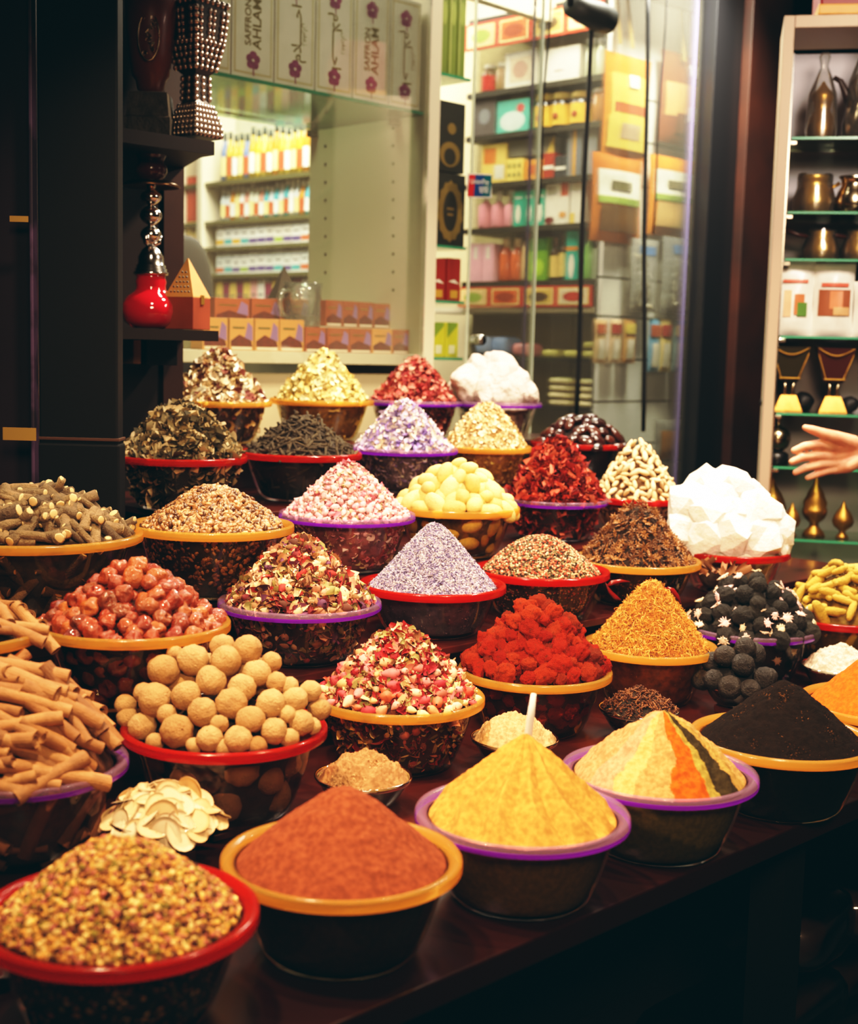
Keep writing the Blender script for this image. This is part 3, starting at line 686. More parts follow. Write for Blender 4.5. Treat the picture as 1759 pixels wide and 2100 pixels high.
pile('E4', meshes(sh_seed, range(3), M_seedd, 'dark_seed'), 'dark_seed', 'shiny dark brown oval seed in the red-rimmed bowl', 'seed', 'dark seeds in the red-rimmed bowl', .0185, 'dark_seed_core', 'core coloured as shaded dark seeds deep inside their bowl', (20, 8, 8), gap=.85, e=.5, p=.8, jit=.2, wall=False, ranked=True, thick=.012, over=1.06)
M_pod = mat('beige_pod_skin', rough=.7, rand=[L(222, 190, 140), L(200, 164, 114), L(236, 208, 164), L(180, 140, 96)], nz=(3, .75, .45, .75))
pile('D5', meshes(lambda k: nzd(sc(sphere(10, 8), 1.5, .62, .6), 1.4, .25, k), range(5), M_pod, 'beige_pod'), 'beige_pod', 'small beige dried pod in the red-rimmed bowl', 'dried pod', 'beige pods in the red-rimmed bowl', .0095, 'pod_heap_core', 'core coloured as shaded beige pods deep inside their bowl', (96, 66, 40), gap=.72, e=.3, jit=.4, rise=.4, thick=.008, wlabel='small beige pod seen through the red-rimmed bowl')
M_alum = mat('alum_crystal', L(250, 246, 240), .25, sss=.35, spec=.5, nz=(3, .92, .4, .7), bump=(4, .3, .06))
placed('C6', meshes(sh_crystal, range(6), M_alum, 'alum_crystal', smooth=False), 'alum_crystal', 'white alum crystal in the red-rimmed bowl', 'alum crystal', 'alum crystals in the red-rimmed bowl', [(1437, 993, 34), (1500, 1012, 52), (1418, 1038, 46), (1468, 1055, 52), (1540, 1052, 48), (1588, 1088, 36), (1412, 1085, 40), (1446, 1105, 42), (1502, 1100, 48), (1556, 1102, 44), (1597, 1112, 26), (1532, 1020, 38), (1480, 1030, 46)], 1.12, 'alum_core', 'core coloured as shaded alum crystals deep inside their bowl', (225, 218, 212), .03, p=.8)
M_rock = mat('chalky_rock', L(238, 222, 210), .85, nz=(2, .86, .4, .7), bump=(4, .6, .06), sss=.1)
placed('F3', meshes(sh_rock, range(6), M_rock, 'white_rock'), 'white_rock', 'white chalky rock in the purple-rimmed bowl', 'rock', 'white rocks in the purple-rimmed bowl', [(1025, 752, 34), (985, 765, 32), (960, 792, 38), (1010, 790, 36), (1052, 795, 36), (1080, 806, 26), (938, 803, 22), (1040, 768, 30), (998, 812, 30), (1030, 812, 28)], 1.05, 'white_rock_core', 'core coloured as shaded chalky rocks deep inside their bowl', (200, 182, 172), .03, p=.8)
M_tea = mat('tea_ball_leaf', rough=.7, rand=[L(40, 36, 30), L(28, 26, 22), L(52, 48, 38)], nz=(5, .5, .4, .7), bump=(8, .8, .08))
M_tuft = mat('pale_flower_tuft', rough=.8, rand=[L(240, 214, 180), L(236, 190, 190), L(226, 206, 170)])
pile('B5', meshes(sh_tea, range(4), M_tea, 'tea_ball'), 'tea_ball', 'dark flower tea ball in the purple-rimmed bowl', 'tea ball', 'tea balls in the purple-rimmed bowl', .0195, 'tea_ball_core', 'core coloured as shaded tea balls deep inside their bowl', (24, 20, 18), gap=.9, e=.4, p=.8, jit=.5, ranked=True, wlabel='dark tea ball seen through the purple-rimmed bowl', child=('tuft', meshes(sh_tuft, range(3), M_tuft, 'tuft'), .8), over=1.05, two=True)
M_blime = mat('black_lime_skin', rough=.5, rand=[L(30, 25, 22), L(20, 17, 16), L(40, 34, 29)], nz=(2, .6, .4, .7), bump=(5, .5, .06))
pile('S5', meshes(sh_lime, (11, 12, 13), M_blime, 'black_lime'), 'black_lime', 'black dried lime in the small glass bowl', 'black lime', 'black limes in the small glass bowl', .0215, 'black_lime_core', 'core coloured as shaded black limes deep inside the small bowl', (14, 12, 12), gap=.85, e=.5, spin='rand', ranked=True, wall=False, p=.8)
M_turm = mat('turmeric_skin', rough=.75, rand=[L(196, 160, 62), L(176, 138, 48), L(212, 178, 84)], nz=(4, .7, .45, .75), bump=(12, .4, .03))
pile('B6', meshes(sh_turmeric, range(6), M_turm, 'turmeric_root'), 'turmeric_root', 'knobbly yellow turmeric root in the red-rimmed bowl', 'turmeric', 'turmeric roots in the red-rimmed bowl', .055, 'turmeric_core', 'core coloured as shaded turmeric roots deep inside their bowl', (130, 98, 36), gap=.22, e=.4, p=.8, jit=.3, thick=.010, head=(1, -.2, 0), hj=.8, rise=.9, n=1800, wgap=.35, over=.92, two=True, ranked=False, wlabel='yellow turmeric root seen through the red-rimmed bowl')
M_comb = mat('cockscomb_flower', rough=.9, spec=.1, rand=[L(206, 58, 28), L(176, 42, 24), L(216, 76, 40), L(146, 56, 36)], nz=(2.2, L(120, 60, 40), .55, .8), bump=(14, .9, .06))
pile('B3', meshes(sh_comb, range(6), M_comb, 'cockscomb_flower'), 'cockscomb_flower', 'velvety red cockscomb flower in the amber-rimmed bowl', 'dried flower', 'cockscomb flowers in the amber-rimmed bowl', .0155, 'cockscomb_core', 'core coloured as shaded cockscomb flowers deep inside their bowl', (70, 20, 12), gap=.72, e=.25, spin='rand', rise=.4, sv=.25, over=.93, wlabel='red cockscomb flower seen through the amber-rimmed bowl', two=True)
M_root = mat('root_bark', rough=.85, rand=[L(134, 110, 80), L(112, 92, 70), L(160, 132, 96), L(96, 80, 64)], nz=(3, .65, .4, .7), bump=(9, .6, .04))
M_cut = mat('cut_root_end', L(214, 176, 122), .8)
def rootmesh(k):
    g = Geo(); sh = sh_stick(k, 2.0, .17 + .05 * (k % 3), .05, 8); g.add(sh); V = sh[0]; r = .17 + .05 * (k % 3)
    for s_ in (-1, 1): g.add(mv(rt_(sc(sphere(8, 4), r * .86, r * .86, r * .12), 0, PI / 2, 0), s_, 0, 0), mi=1)
    return g.mesh('root_stick', [M_root, M_cut], True)
pile('D0', [rootmesh(k) for k in range(6)], 'root_stick', 'grey-brown root stick with a pale cut end', 'root stick', 'root sticks in the amber-rimmed bowl', .033, 'root_stick_core', 'core coloured as shaded root sticks deep inside their bowl', (80, 62, 44), gap=.25, e=.4, p=.85, jit=.3, thick=.008, head=(.9, -.3, 0), hj=.9, rise=.8, n=2600, sv=.2, over=.92, two=True, wgap=.4, wlabel='grey-brown root stick seen through the bowl')
M_cinn = mat('cinnamon_bark', rough=.7, rand=[L(166, 112, 68), L(140, 90, 52), L(184, 130, 84), L(116, 72, 42)], nz=(3, .7, .4, .75), bump=(10, .3, .03))
cin = meshes(lambda k: sc(sh_cinnamon(k), 2.0, .22, .22), range(6), M_cinn, 'cinnamon_stick', smooth=False)
pile('B0', cin, 'cinnamon_stick', 'rolled cinnamon stick in the purple-rimmed bowl', 'cinnamon stick', 'cinnamon sticks in the purple-rimmed bowl', .043, 'cinnamon_core', 'core coloured as shaded cinnamon sticks deep inside the purple-rimmed bowl', (96, 60, 34), gap=.25, e=.5, p=.8, jit=.15, thick=.0095, head=(.95, -.10, 0), hj=.22, rise=.7, n=3200, sv=.2, over=.97, xlim=.70, two=True, wgap=.45, wlabel='rolled cinnamon stick seen through the purple-rimmed bowl')
pile('C0', cin, 'cinnamon_stick', 'rolled cinnamon stick in the amber-rimmed bowl', 'cinnamon stick', 'cinnamon sticks in the amber-rimmed bowl', .04, 'cinnamon_core', 'core coloured as shaded cinnamon sticks deep inside the amber-rimmed bowl', (40, 24, 12), gap=.3, e=.5, p=.8, jit=.2, thick=.008, head=(.6, -.6, .1), hj=.4, rise=1.2, n=1200, wall=False)
M_lp = mat('long_pepper_skin', rough=.8, rand=[L(96, 84, 64), L(72, 62, 48), L(120, 104, 78)], bump=(20, .8, .05))
pile('E1', meshes(lambda k: sh_stick(k, 2.0, .15, .06, 7), range(5), M_lp, 'long_pepper'), 'long_pepper', 'dark thin long pepper spike in the red-rimmed bowl', 'long pepper', 'long pepper spikes in the red-rimmed bowl', .019, 'long_pepper_core', 'core coloured as shaded long pepper deep inside the red-rimmed bowl', (40, 30, 24), gap=.26, e=.3, p=.9, jit=.4, thick=.004, rise=.8, n=3000, cap=300, wgap=.5, wlabel='dark long pepper spike seen through the bowl')
M_an = mat('star_anise_pod', rough=.6, rand=[L(110, 70, 40), L(84, 52, 30), L(136, 90, 52), L(156, 106, 64)])
pile('C5', meshes(sh_anise, range(5), M_an, 'star_anise', smooth=False), 'star_anise', 'brown star anise in the amber-rimmed bowl', 'star anise', 'star anise in the amber-rimmed bowl', .0118, 'star_anise_core', 'core coloured as shaded star anise deep inside the amber-rimmed bowl', (40, 24, 14), gap=.50, e=.2, p=1.0, jit=.7, rise=.9, thick=.006, n=6000, cap=300, wgap=.6, wlabel='brown star anise seen through the bowl')
M_sl = mat('pale_slice', rough=.6, sss=.1, rand=[L(232, 200, 150), L(214, 170, 116), L(240, 214, 176)], nz=(1.5, .85, .4, .7))
pile('S1', meshes(sh_slice, range(6), M_sl, 'dried_slice'), 'dried_slice', 'pale curved dried slice in the small glass bowl', 'dried slice', 'pale slices in the small glass bowl', .021, 'dried_slice_core', 'core coloured as shaded pale slices deep inside the small glass bowl', (190, 150, 96), gap=.30, e=.6, p=.75, jit=.28, thick=.006, rise=.9, ranked=True, wall=True, wlabel='pale slice seen through the small glass bowl', wgap=.7, two=True)
M_pink = mat('pink_rosebud', rough=.7, rand=[L(232, 150, 164), L(240, 196, 190), L(212, 100, 126), L(244, 210, 204), L(226, 130, 150)], nz=(1.6, L(248, 222, 206), .5, .75), sss=.05)
pile('D2', meshes(sh_bud, range(5), M_pink, 'pink_rosebud'), 'pink_rosebud', 'small pink dried rosebud in the purple-rimmed bowl', 'rosebud', 'pink rosebuds in the purple-rimmed bowl', .0088, None, 'shaded pink rosebuds deep inside their bowl', (150, 90, 84), gap=.72, e=.2, spin='rand', rise=.8, cap=300, n=4000, wlabel='pink rosebud seen through the bowl')
M_rose = mat('mixed_rosebud', rough=.7, rand=[L(166, 30, 48), L(224, 140, 140), L(234, 206, 150), L(140, 22, 40), L(206, 80, 90), L(214, 190, 130), L(190, 50, 40)], nz=(1.8, .7, .45, .75))
pile('B2', meshes(sh_bud, range(5, 10), M_rose, 'rosebud'), 'rosebud', 'dried rosebud among loose petals in the amber-rimmed bowl', 'rosebud', 'mixed rosebuds in the amber-rimmed bowl', .0105, None, 'shaded rosebuds deep inside the amber-rimmed bowl', (90, 36, 28), gap=.86, e=.2, spin='rand', rise=1.0, n=3000, sv=.25, wlabel='rosebud seen through the amber-rimmed bowl')
# white spoon stuck in the yellow cone
b = BOWLS['A2']; p0 = PD(1082, 1515, b.d); p1 = PD(1094, 1424, b.d - .02)
g = Geo().add(tube([p0 - (p1 - p0) * .5, p0, p0 + (p1 - p0) * .5, p1], [.0035, .0052, .0050, .0034], 10))
tag(obj('plastic_spoon', g, mat('white_plastic', L(236, 226, 222), .4), None, True), 'white plastic spoon handle sticking up out of the yellow powder', 'spoon')
# brown bark pieces and red chillies behind the front bowls
M_bark = mat('brown_bark', rough=.8, rand=[L(130, 84, 56), L(160, 108, 74), L(100, 64, 44)])
bk = meshes(lambda k: sc(sh_petal(k, 1.0), .5, 1.2, .6), range(3), M_bark, 'bark_piece')
for i in range(16):
    p = PD(rng.uniform(1432, 1530), rng.uniform(1158, 1188), 2.98 + rng.uniform(0, .06)); o = link('bark_piece', bk[i % 3], None, p, tuple(rng.uniform(-.9, .9, 3))); o.scale = (.019,) * 3
    tag(o, 'curled brown bark piece between the tea balls and the alum bowl', 'bark', 'curled bark pieces')
M_ch = mat('red_chilli_skin', L(120, 20, 18), .3, coat=.3)
chm = meshes(lambda k: tube([(-1, 0, 0), (-.5, .1, .12), (.2, .1, .1), (1, -.05, -.1)], [.06, .2, .16, .02], 8), (1,), M_ch, 'red_chilli')
for i, (x, y, a, lb) in enumerate([(1268, 1196, .5, 'on the rim of the star anise bowl, nearest the peppercorns'), (1256, 1214, 2.7, 'drooping beside the peppercorn bowl'), (1362, 1212, .2, 'under the star anise bowl, tip up'), (1384, 1222, -.5, 'lying right of the orange safflower cone')]):
    p = PD(x, y, 2.86); o = link('red_chilli', chm[0], None, p, (.3, .3 - a, .3)); o.scale = (.026,) * 3; tag(o, 'dark red dried chilli ' + lb, 'chilli', 'dried chillies')
# ------------------------------------------------------------------ the setting
R45 = math.radians(45)
def ubox(a0, a1, b0, b1, z0, z1, ch=0):
    c = UV((a0 + a1) / 2, (b0 + b1) / 2, (z0 + z1) / 2); return box(a1 - a0, b1 - b0, z1 - z0, c, ch, R45) if False else ((lambda s: (s[0] @ rotm(0, 0, R45).T + c, s[1]))(box(a1 - a0, b1 - b0, z1 - z0, (0, 0, 0), ch)))
M_floor = mat('dark_floor', L(20, 22, 24), .6, nz=(2, .6, .4, .7))
M_ceil = mat('dim_ceiling', L(70, 62, 48), .9)
M_dark = mat('black_brown_panel', L(11, 9, 8), .6, spec=.15, nz=(3, .7, .4, .7), bump=(14, .08, .003))
M_dark2 = mat('dark_back_wood', L(20, 11, 8), .6, spec=.15, nz=(4, .6, .4, .7))
M_white = mat('cream_laminate', L(226, 216, 186), .5, nz=(1.2, .93, .4, .7))
M_gl = clear('shop_glass', (.95, .97, .94), .45, .02, .015, milk=.025, milkc=(.9, .85, .7))  # milk share paints a whitish haze over the panes
M_shelfglass = clear('green_shelf_glass', (.72, .84, .72), .8, .05, .06)
M_gedge = mat('green_glass_edge', L(60, 140, 108), .25)
M_chrome = mat('chrome', L(210, 205, 200), .15, metal=1)
M_brass = mat('brass', L(206, 160, 76), .34, metal=.85, nz=(8, .6, .4, .7), bump=(14, .4, .01))
M_obrass = mat('old_brass', L(160, 116, 50), .38, metal=.85, nz=(8, .45, .4, .7), bump=(14, .4, .01))
M_silver = mat('old_silver', L(180, 160, 130), .22, metal=1, nz=(9, .6, .4, .7))
M_black = mat('black_plastic', L(14, 14, 15), .35)
M_cord = mat('black_cord', L(8, 9, 10), .6)
M_post = mat('brown_post_wood', L(56, 25, 13), .5, nz=(3, L(28, 14, 9), .35, .7), bump=(12, .1, .003))

struct('floor', box(12, 14, .04, (0, 4, -.02)), M_floor)
struct('ceiling', box(12, 14, .05, (0, 4, 3.4)), M_ceil)
M_wall = mat('shop_wall', L(206, 192, 150), .8)
struct('wall_back', ubox(4.62, 4.68, 3.45, 9.5, 0, 3.38), M_wall)
struct('wall_left', box(.06, 14, 3.38, (-3.2, 4, 1.69)), M_dark)
struct('wall_right', box(.06, 14, 3.38, (3.6, 4, 1.69)), M_dark)

# stepped display table
e = [ab(PZ(x, y, .856)) for x, y in ((760, 2066), (1230, 1866), (1740, 1650))]; BF = sum(v[1] for v in e) / 3
tb = thing('display_table', 'long dark red-wood display table with stepped tiers under the spice bowls', 'table')
M_top = mat('table_top_wood', L(32, 8, 5), .32, spec=.22, nz=(5, L(26, 9, 8), .35, .7), bump=(40, .05, .002))
obj('table_top', ubox(.05, 3.4, BF, 3.12, .822, .856, .003), M_top, tb)
for k, (a0, a1, b0) in dict(B=(.15, 3.38, 1.30), C=(.35, 3.3, 1.70), D=(.7, 3.3, 1.975), E=(1.66, 3.35, 2.34), F=(2.0, 3.35, 2.68)).items():
    obj('tier', ubox(a0, a1, b0, 3.12, TIER[k] - .014 if k != 'B' else .8565, TIER[k], .002), M_wood_dark, tb)
    if k != 'B': obj('riser_board', ubox(a0, a1, b0 + .095, b0 + .11, TIER[chr(ord(k) - 1)] + .0005, TIER[k] - .0145), M_wood_dark, tb)
obj('front_panel', ubox(.1, 3.38, 1.55, 1.58, 0, .821), mat('dark_table_front', L(18, 16, 16), .6), tb)
obj('lower_shelf', ubox(.1, 3.38, BF + .03, 1.545, .26, .29), mat('dark_lower_shelf', L(22, 18, 16), .6), tb)
for a in (.15, 1.9, 3.3): obj('leg', ubox(a - .03, a + .03, BF + .05, BF + .11, 0, .822), M_dark, tb)
# wrapped packages under the table
M_pack = mat('brown_packed_spice', L(60, 36, 22), .5, nz=(30, .5, .35, .7)); M_film = clear('glossy_wrap', (.75, .72, .68), 1.2, .12, .06)
def pillow(w, d, h, seed, n=14):
    V, Fc = sphere(20, n); V = V.copy()
    for i, v in enumerate(V):
        x, y, z = [math.copysign(abs(q) ** .55, q) for q in v]
        V[i] = (x * w / 2, y * d / 2, z * h / 2); V[i] *= 1 + .10 * noise.noise(Vector(v) * 2.2 + Vector((seed, 0, 0))) + .05 * noise.noise(Vector(v) * 6 + Vector((seed, 3, 0)))
    return V, Fc
pk = [(1585, 2000, 'front of the lower row'), (1700, 1935, 'second along the lower row'), (1840, 1870, 'farthest along the lower row'), (1460, 2080, 'nearest, cut by the bottom edge')]
for i, (x, y, lb) in enumerate(pk):
    q = ab(PZ(x, y, .40)); p = UV(q[0], max(q[1], BF + .22), .291 + .064)
    o = obj('spice_package', pillow(.27, .20, .105, i), M_pack, None, True, loc=p, rot=(0, 0, R45)); tag(o, 'brown spice package in clear wrap under the table, ' + lb, 'package', 'packages under the table')
    w = obj('plastic_wrap', nzd(pillow(.285, .212, .112, i), 40, .006, i, False), M_film, o, True); w['label'] = 'crinkled clear plastic wrap'
    if i in (0, 1, 2):
        o2 = copy_tree(o, loc=p + np.array((.03, .02, .142)), rz=R45 + .2, label='brown spice package in clear wrap stacked on top, ' + ['above the front one', 'above the second one', 'above the farthest one'][i])

# ------------------------------------------------------------------ dark pillar, recess and its two boards
colz = lambda x, y, d: PD(x, y, d)
pl = PD(78, 600, 2.66); pr_ = PD(241, 600, 2.66); cw = pr_[0] - pl[0]; cx = (pl[0] + pr_[0]) / 2; cy = pl[1]
struct('trim_1', box(cw, .05, 3.2, (cx, cy + .025, 1.69 + .0), .004), M_dark)
jz = PD(160, 903, 2.66)[2]
struct('trim_2', box(cw + .008, .056, .006, (cx, cy + .025, jz), .001), mat('pillar_joint', L(70, 44, 28), .5))
struct('trim_3', box(cw + .008, .056, jz - .004 - .05, (cx, cy + .025, (jz - .004) / 2 + .02), .004), M_dark)
pe = PD(62, 500, 2.62)
struct('trim_4', box(.007, .03, 3.3, (pe[0] + .006, pe[1], 1.69), .002), mat('purple_grey_edge', L(74, 54, 84), .5, nz=(14, .25, .42, .58), emit=None))
lw_ = PD(20, 600, 2.64); struct('trim_5', box(.36, .05, 3.3, (pe[0] - .19, lw_[1] + .06, 1.69), .002), mat('left_dark_board', L(34, 20, 28), .4, nz=(2, .6, .4, .7)))
M_tape = mat('yellow_tape', L(150, 116, 50), .6)
for (x0, x1, y, h, lb) in ((20, 58, 449, 12, 'upper strip of yellow tape on the dark board left of the pillar'), (6, 74, 890, 26, 'wide strip of worn yellow tape low on the dark board')):
    p = PD((x0 + x1) / 2, y, 2.598); o = obj('yellow_tape', box((x1 - x0) * 2.6 / F, .002, h * 2.6 / F, (0, 0, 0)), M_tape, loc=p); tag(o, lb, 'tape')
BP = 2.86
ap = ab(PB(369, 600, BP))[0]
struct('wall_recess', ubox(1.45, ap, BP, BP + .03, 0, 3.38), M_dark2)
struct('trim_6', ubox(ap - .055, ap + .002, BP - .012, BP - .0005, 0, 3.38), mat('recess_edge', L(36, 19, 13), .5, spec=.2, nz=(6, .6, .4, .7)))
BB = 2.60
def board(y_px, x_end, t, label, name='wooden_shelf'):
    z = PB(252, y_px, BB)[2]; a1 = ab(PB(x_end, y_px + 20, BB))[0]
    V = [(1.50, BB), (a1, BB), (a1 + .005, BB + .06), (ap + .0, BP - .013), (1.50, BP - .013)]
    rings = [[tuple(UV(a, b, z - t)) for a, b in V], [tuple(UV(a, b, z)) for a, b in V]]
    o = obj(name, prism_loft(rings), mat('shelf_board_wood', L(24, 15, 11), .5, spec=.2, nz=(6, .6, .4, .7))); tag(o, label, 'shelf'); return z, a1
z1, a1 = board(262, 440, .030, 'upper dark wooden shelf carrying the studded goblet')
z2, a2 = board(672, 448, .024, 'lower dark wooden shelf carrying the red hookah')
# bracket blocks beneath the lower board
for (x0, x1, y0, y1, mt, lb) in ((253, 271, 697, 745, mat('raw_wood', L(120, 84, 50), .7), 'raw wooden batten under the lower shelf'), (276, 350, 697, 748, M_dark, 'black box panel under the lower shelf')):
    p = PB((x0 + x1) / 2, (y0 + y1) / 2, 2.80); tag(obj('shelf_block', box((x1 - x0) * 3.3 / F, .08, (y1 - y0) * 3.3 / F, (0, 0, 0), .002), mt, loc=p, rot=(0, 0, R45)), lb, 'block')
# --- hookah
def at_board(x, z, b): q = PB(x, 600, b); a = ab(q)[0]; return UV(a, b, z)
def hz(y, p): return CAM[2] + (proj(p)[1] - y) * proj(p)[2] / F / math.cos(pitch) - (CAM[2] - p[2])
hp = at_board(309, z2 + .001, 2.725); hh = lambda y: (proj(hp)[1] - y) * proj(hp)[2] / F / .995
pxm = proj(hp)[2] / F
hk = thing('hookah', 'hookah with red glass base, chrome beaded stem and dark clay bowl on lower shelf', 'hookah', hp, R45)
M_redglass = mat('red_glass', L(200, 20, 40), .06, spec=.7, coat=.6, nz=(9, L(250, 120, 120), .58, .75), sss=.1, trans=.25)
prf = [(.02, .001), (.040, .001), (.060, hh(661)), (.067, hh(640)), (.065, hh(625)), (.054, hh(610)), (.040, hh(601)), (.034, hh(595)), (.033, hh(588)), (.035, hh(580)), (.033, hh(572)), (.035, hh(566)), (.030, hh(564))]
s = lathe(prf, 40); obj('glass_base', nzd(s, 30, .0012, 2, False), M_redglass, hk, True)
s = lathe([(.001, hh(566)), (.039, hh(566)), (.040, hh(561)), (.036, hh(559)), (.037, hh(554)), (.033, hh(552)), (.034, hh(547)), (.030, hh(545)), (.029, hh(530)), (.021, hh(516)), (.012, hh(509)), (.008, hh(504))], 36); obj('cap', s, M_chrome, hk, True)
st = [(.008, hh(506))]
for y0, y1, r in ((503, 468, .017), (466, 428, .0185), (426, 396, .017)):
    for k in range(9): t = k / 8; st.append((.007 + r * math.sin(PI * t) ** .7, hh(y0 + (y1 - y0) * t)))
st += [(.010, hh(392)), (.011, hh(385))]
obj('stem', lathe(st, 28), M_chrome, hk, True)
v = obj('hose_port', tube([(0, 0, hh(506)), (-.02, -.012, hh(502)), (-.024, -.016, hh(488))], [.006, .007, .009], 10), M_chrome, hk, True)
v = obj('valve', tube([(0, 0, hh(506)), (.018, -.004, hh(500)), (.022, -.004, hh(486))], [.006, .006, .006], 10), M_chrome, hk, True)
obj('tray', lathe([(.008, hh(386)), (.05, hh(384)), (.064, hh(391)), (.066, hh(389)), (.052, hh(380)), (.01, hh(379))], 40), mat('tarnished_tray', L(120, 90, 60), .3, metal=1), hk, True)
obj('clay_bowl', lathe([(.018, hh(380)), (.030, hh(372)), (.037, hh(360)), (.036, hh(350)), (.028, hh(342)), (.032, hh(332)), (.041, hh(318)), (.043, hh(307)), (.039, hh(306)), (.034, hh(318)), (.001, hh(330))], 36), mat('dark_red_clay', L(70, 24, 30), .2, coat=.5), hk, True)
# --- wooden pyramid incense burner
q = at_board(385, z2 + .001, 2.66); pw = .075; ph = (proj(q)[1] - 612) * proj(q)[2] / F; pt = (proj(q)[1] - 532) * proj(q)[2] / F
M_lw = mat('light_burner_wood', L(196, 140, 80), .5, nz=(12, .75, .4, .7)); M_rw = mat('reddish_burner_wood', L(130, 60, 40), .45, nz=(10, .7, .4, .7))
def pyramid_burner(label, loc, rz, w, h1, h2, mA, mB, holes=True):
    t = thing('incense_burner', label, 'incense burner', loc, rz)
    bb_ = obj('box_base', box(w, w, h1, (0, 0, h1 / 2 + .0005), .0015), mB, t)
    rings = [[(sx * w * k / 2, sy * w * k / 2, z) for sx, sy in ((-1, -1), (1, -1), (1, 1), (-1, 1))] for k, z in ((1.0, h1 + .001), (.98, h1 + .004), (.03, h2))]
    ld = obj('pyramid_lid', prism_loft(rings), mA, t)
    if holes:
        g = Geo()
        for rw in range(5):
            for cc in range(6 - rw):
                f = (rw + .8) / 8; x = (cc - (5 - rw) / 2) * w * .125; zz = h1 + .004 + (h2 - h1) * f; yy = -w / 2 * (1 - f) * .98 - .0008
                g.add(box(w * .055, .0012, w * .055, (0, 0, 0)), M=rotm(math.atan2(w / 2, h2 - h1), 0, 0) @ rotm(0, PI / 4, 0), pos=(x, yy, zz))
        o = obj('pierced_holes', g, M_black, ld); o['kind'] = 'stuff'
    c = obj('brass_clasp', box(.003, .014, .022, (w / 2 + .0016, 0, h1 - .004), .0008), M_brass, bb_)
    return t
pyramid_burner('pale wooden pyramid incense burner with pierced holes beside the red hookah', q, -.38, pw, ph, pt, M_lw, M_rw)
# --- studded goblet burner and brown jar on the upper board
q = at_board(399, z1 + .001, 2.70); k_ = proj(q)[2] / F; gz = lambda y: (proj(q)[1] - y) * k_
gob = thing('studded_goblet', 'square dark goblet covered in silver studs, on upper shelf', 'incense burner', q, -.62)
lv = [(285, .040), (262, .040), (222, .026), (210, .0215), (160, .0205), (150, .031), (95, .043), (40, .048), (18, .049)]
M_gob = mat('dark_goblet_body', L(34, 30, 30), .4); M_stud = mat('silver_stud', L(190, 175, 165), .3, metal=1)
rings = [[(sx * r, sy * r, gz(y)) for sx, sy in ((-1, -1), (0, -1.06), (1, -1), (1.06, 0), (1, 1), (0, 1.06), (-1, 1), (-1.06, 0))] for y, r in lv]
gb_ = obj('goblet_body', prism_loft(rings), M_gob, gob)
hs = sc(sphere(10, 6), 1, 1, 1); g = Geo()
def stud_row(y, half, n, rr, skip=None):
    for f in range(4):
        for i in range(n):
            u = (i / (n - 1) - .5) * 2 * half if n > 1 else 0
            if skip and skip(i, n): continue
            dx, dy = [(u, -half * 1.04), (half * 1.04, u), (u, half * 1.04), (-half * 1.04, u)][f]
            g.add(hs, M=np.diag((rr, rr, rr * 1.2)), pos=(dx, dy, gz(y)))
def rad_at(y):
    for (ya, ra), (yb, rb) in zip(lv, lv[1:]):
        if ya >= y >= yb: return ra + (rb - ra) * (ya - y) / (ya - yb)
for y in range(278, 216, -11): stud_row(y, rad_at(y), 7, .0062)
for y in range(206, 155, -13): stud_row(y, rad_at(y), 3, .0062)
for y in range(146, 96, -12): stud_row(y, rad_at(y), 5 + (146 - y) // 24, .0060)
for y in range(90, 26, -13): stud_row(y, rad_at(y), 8, .0062, lambda i, n: i in (2, 5))
for y in (20,): stud_row(y, .049, 7, .0066)
o = obj('stud', g, M_stud, gb_, True); o['kind'] = 'stuff'; o['label'] = 'rows of round silver studs'
q = at_board(308, z1 + .001, 2.74); k2 = proj(q)[2] / F; jz_ = lambda y: (proj(q)[1] - y) * k2
jar = thing('carved_jar', 'tall reddish-brown jar with an oval silver medallion on a brick-patterned foot', 'jar', q, math.radians(45) - .75)
w = 92 * k2; M_foot = mat('carved_grey_foot', L(72, 66, 56), .5, bump=(40, .8, .006), nz=(30, .5, .4, .6))
obj('foot', prism_loft([[(sx * w * k / 2, sy * w * k / 2, z) for sx, sy in ((-1, -1), (1, -1), (1, 1), (-1, 1))] for k, z in ((1, 0), (1, jz_(248)), (.94, jz_(245)), (.84, jz_(198)), (.5, jz_(194)))]), M_foot, jar)
obj('jar_body', lathe([(.02, jz_(196)), (.03, jz_(188)), (.034, jz_(170)), (.042, jz_(160)), (.048, jz_(120)), (.055, jz_(60)), (.058, jz_(12)), (.052, jz_(5)), (.050, jz_(-60)), (.055, jz_(-80))], 36), mat('red_brown_jar', L(110, 44, 22), .35, nz=(6, .5, .4, .7), coat=.2), jar, True)
g = Geo(); rx, rz_ = 21 * k2, 47 * k2; zc = jz_(92)
g.add(tube([(rx * math.cos(t), 0, rz_ * math.sin(t)) for t in np.linspace(0, 2 * PI, 40)], .0022, 6))
for k in range(9):
    r = np.random.default_rng(k + 3); cx_, cz_ = r.uniform(-.5, .5) * rx, (k / 8 - .5) * 1.5 * rz_
    g.add(tube([(cx_ + .007 * (1 - t / 7) * math.cos(t * (1 if k % 2 else -1) + k), -.001, cz_ + .009 * (1 - t / 7) * math.sin(t)) for t in np.linspace(0, 6, 16)], .0017, 5))
o = obj('medallion', g, M_silver, jar, True, loc=(.004, -.0545, zc)); o.rotation_euler = (-.07, 0, .05); o['label'] = 'oval silver filigree medallion'

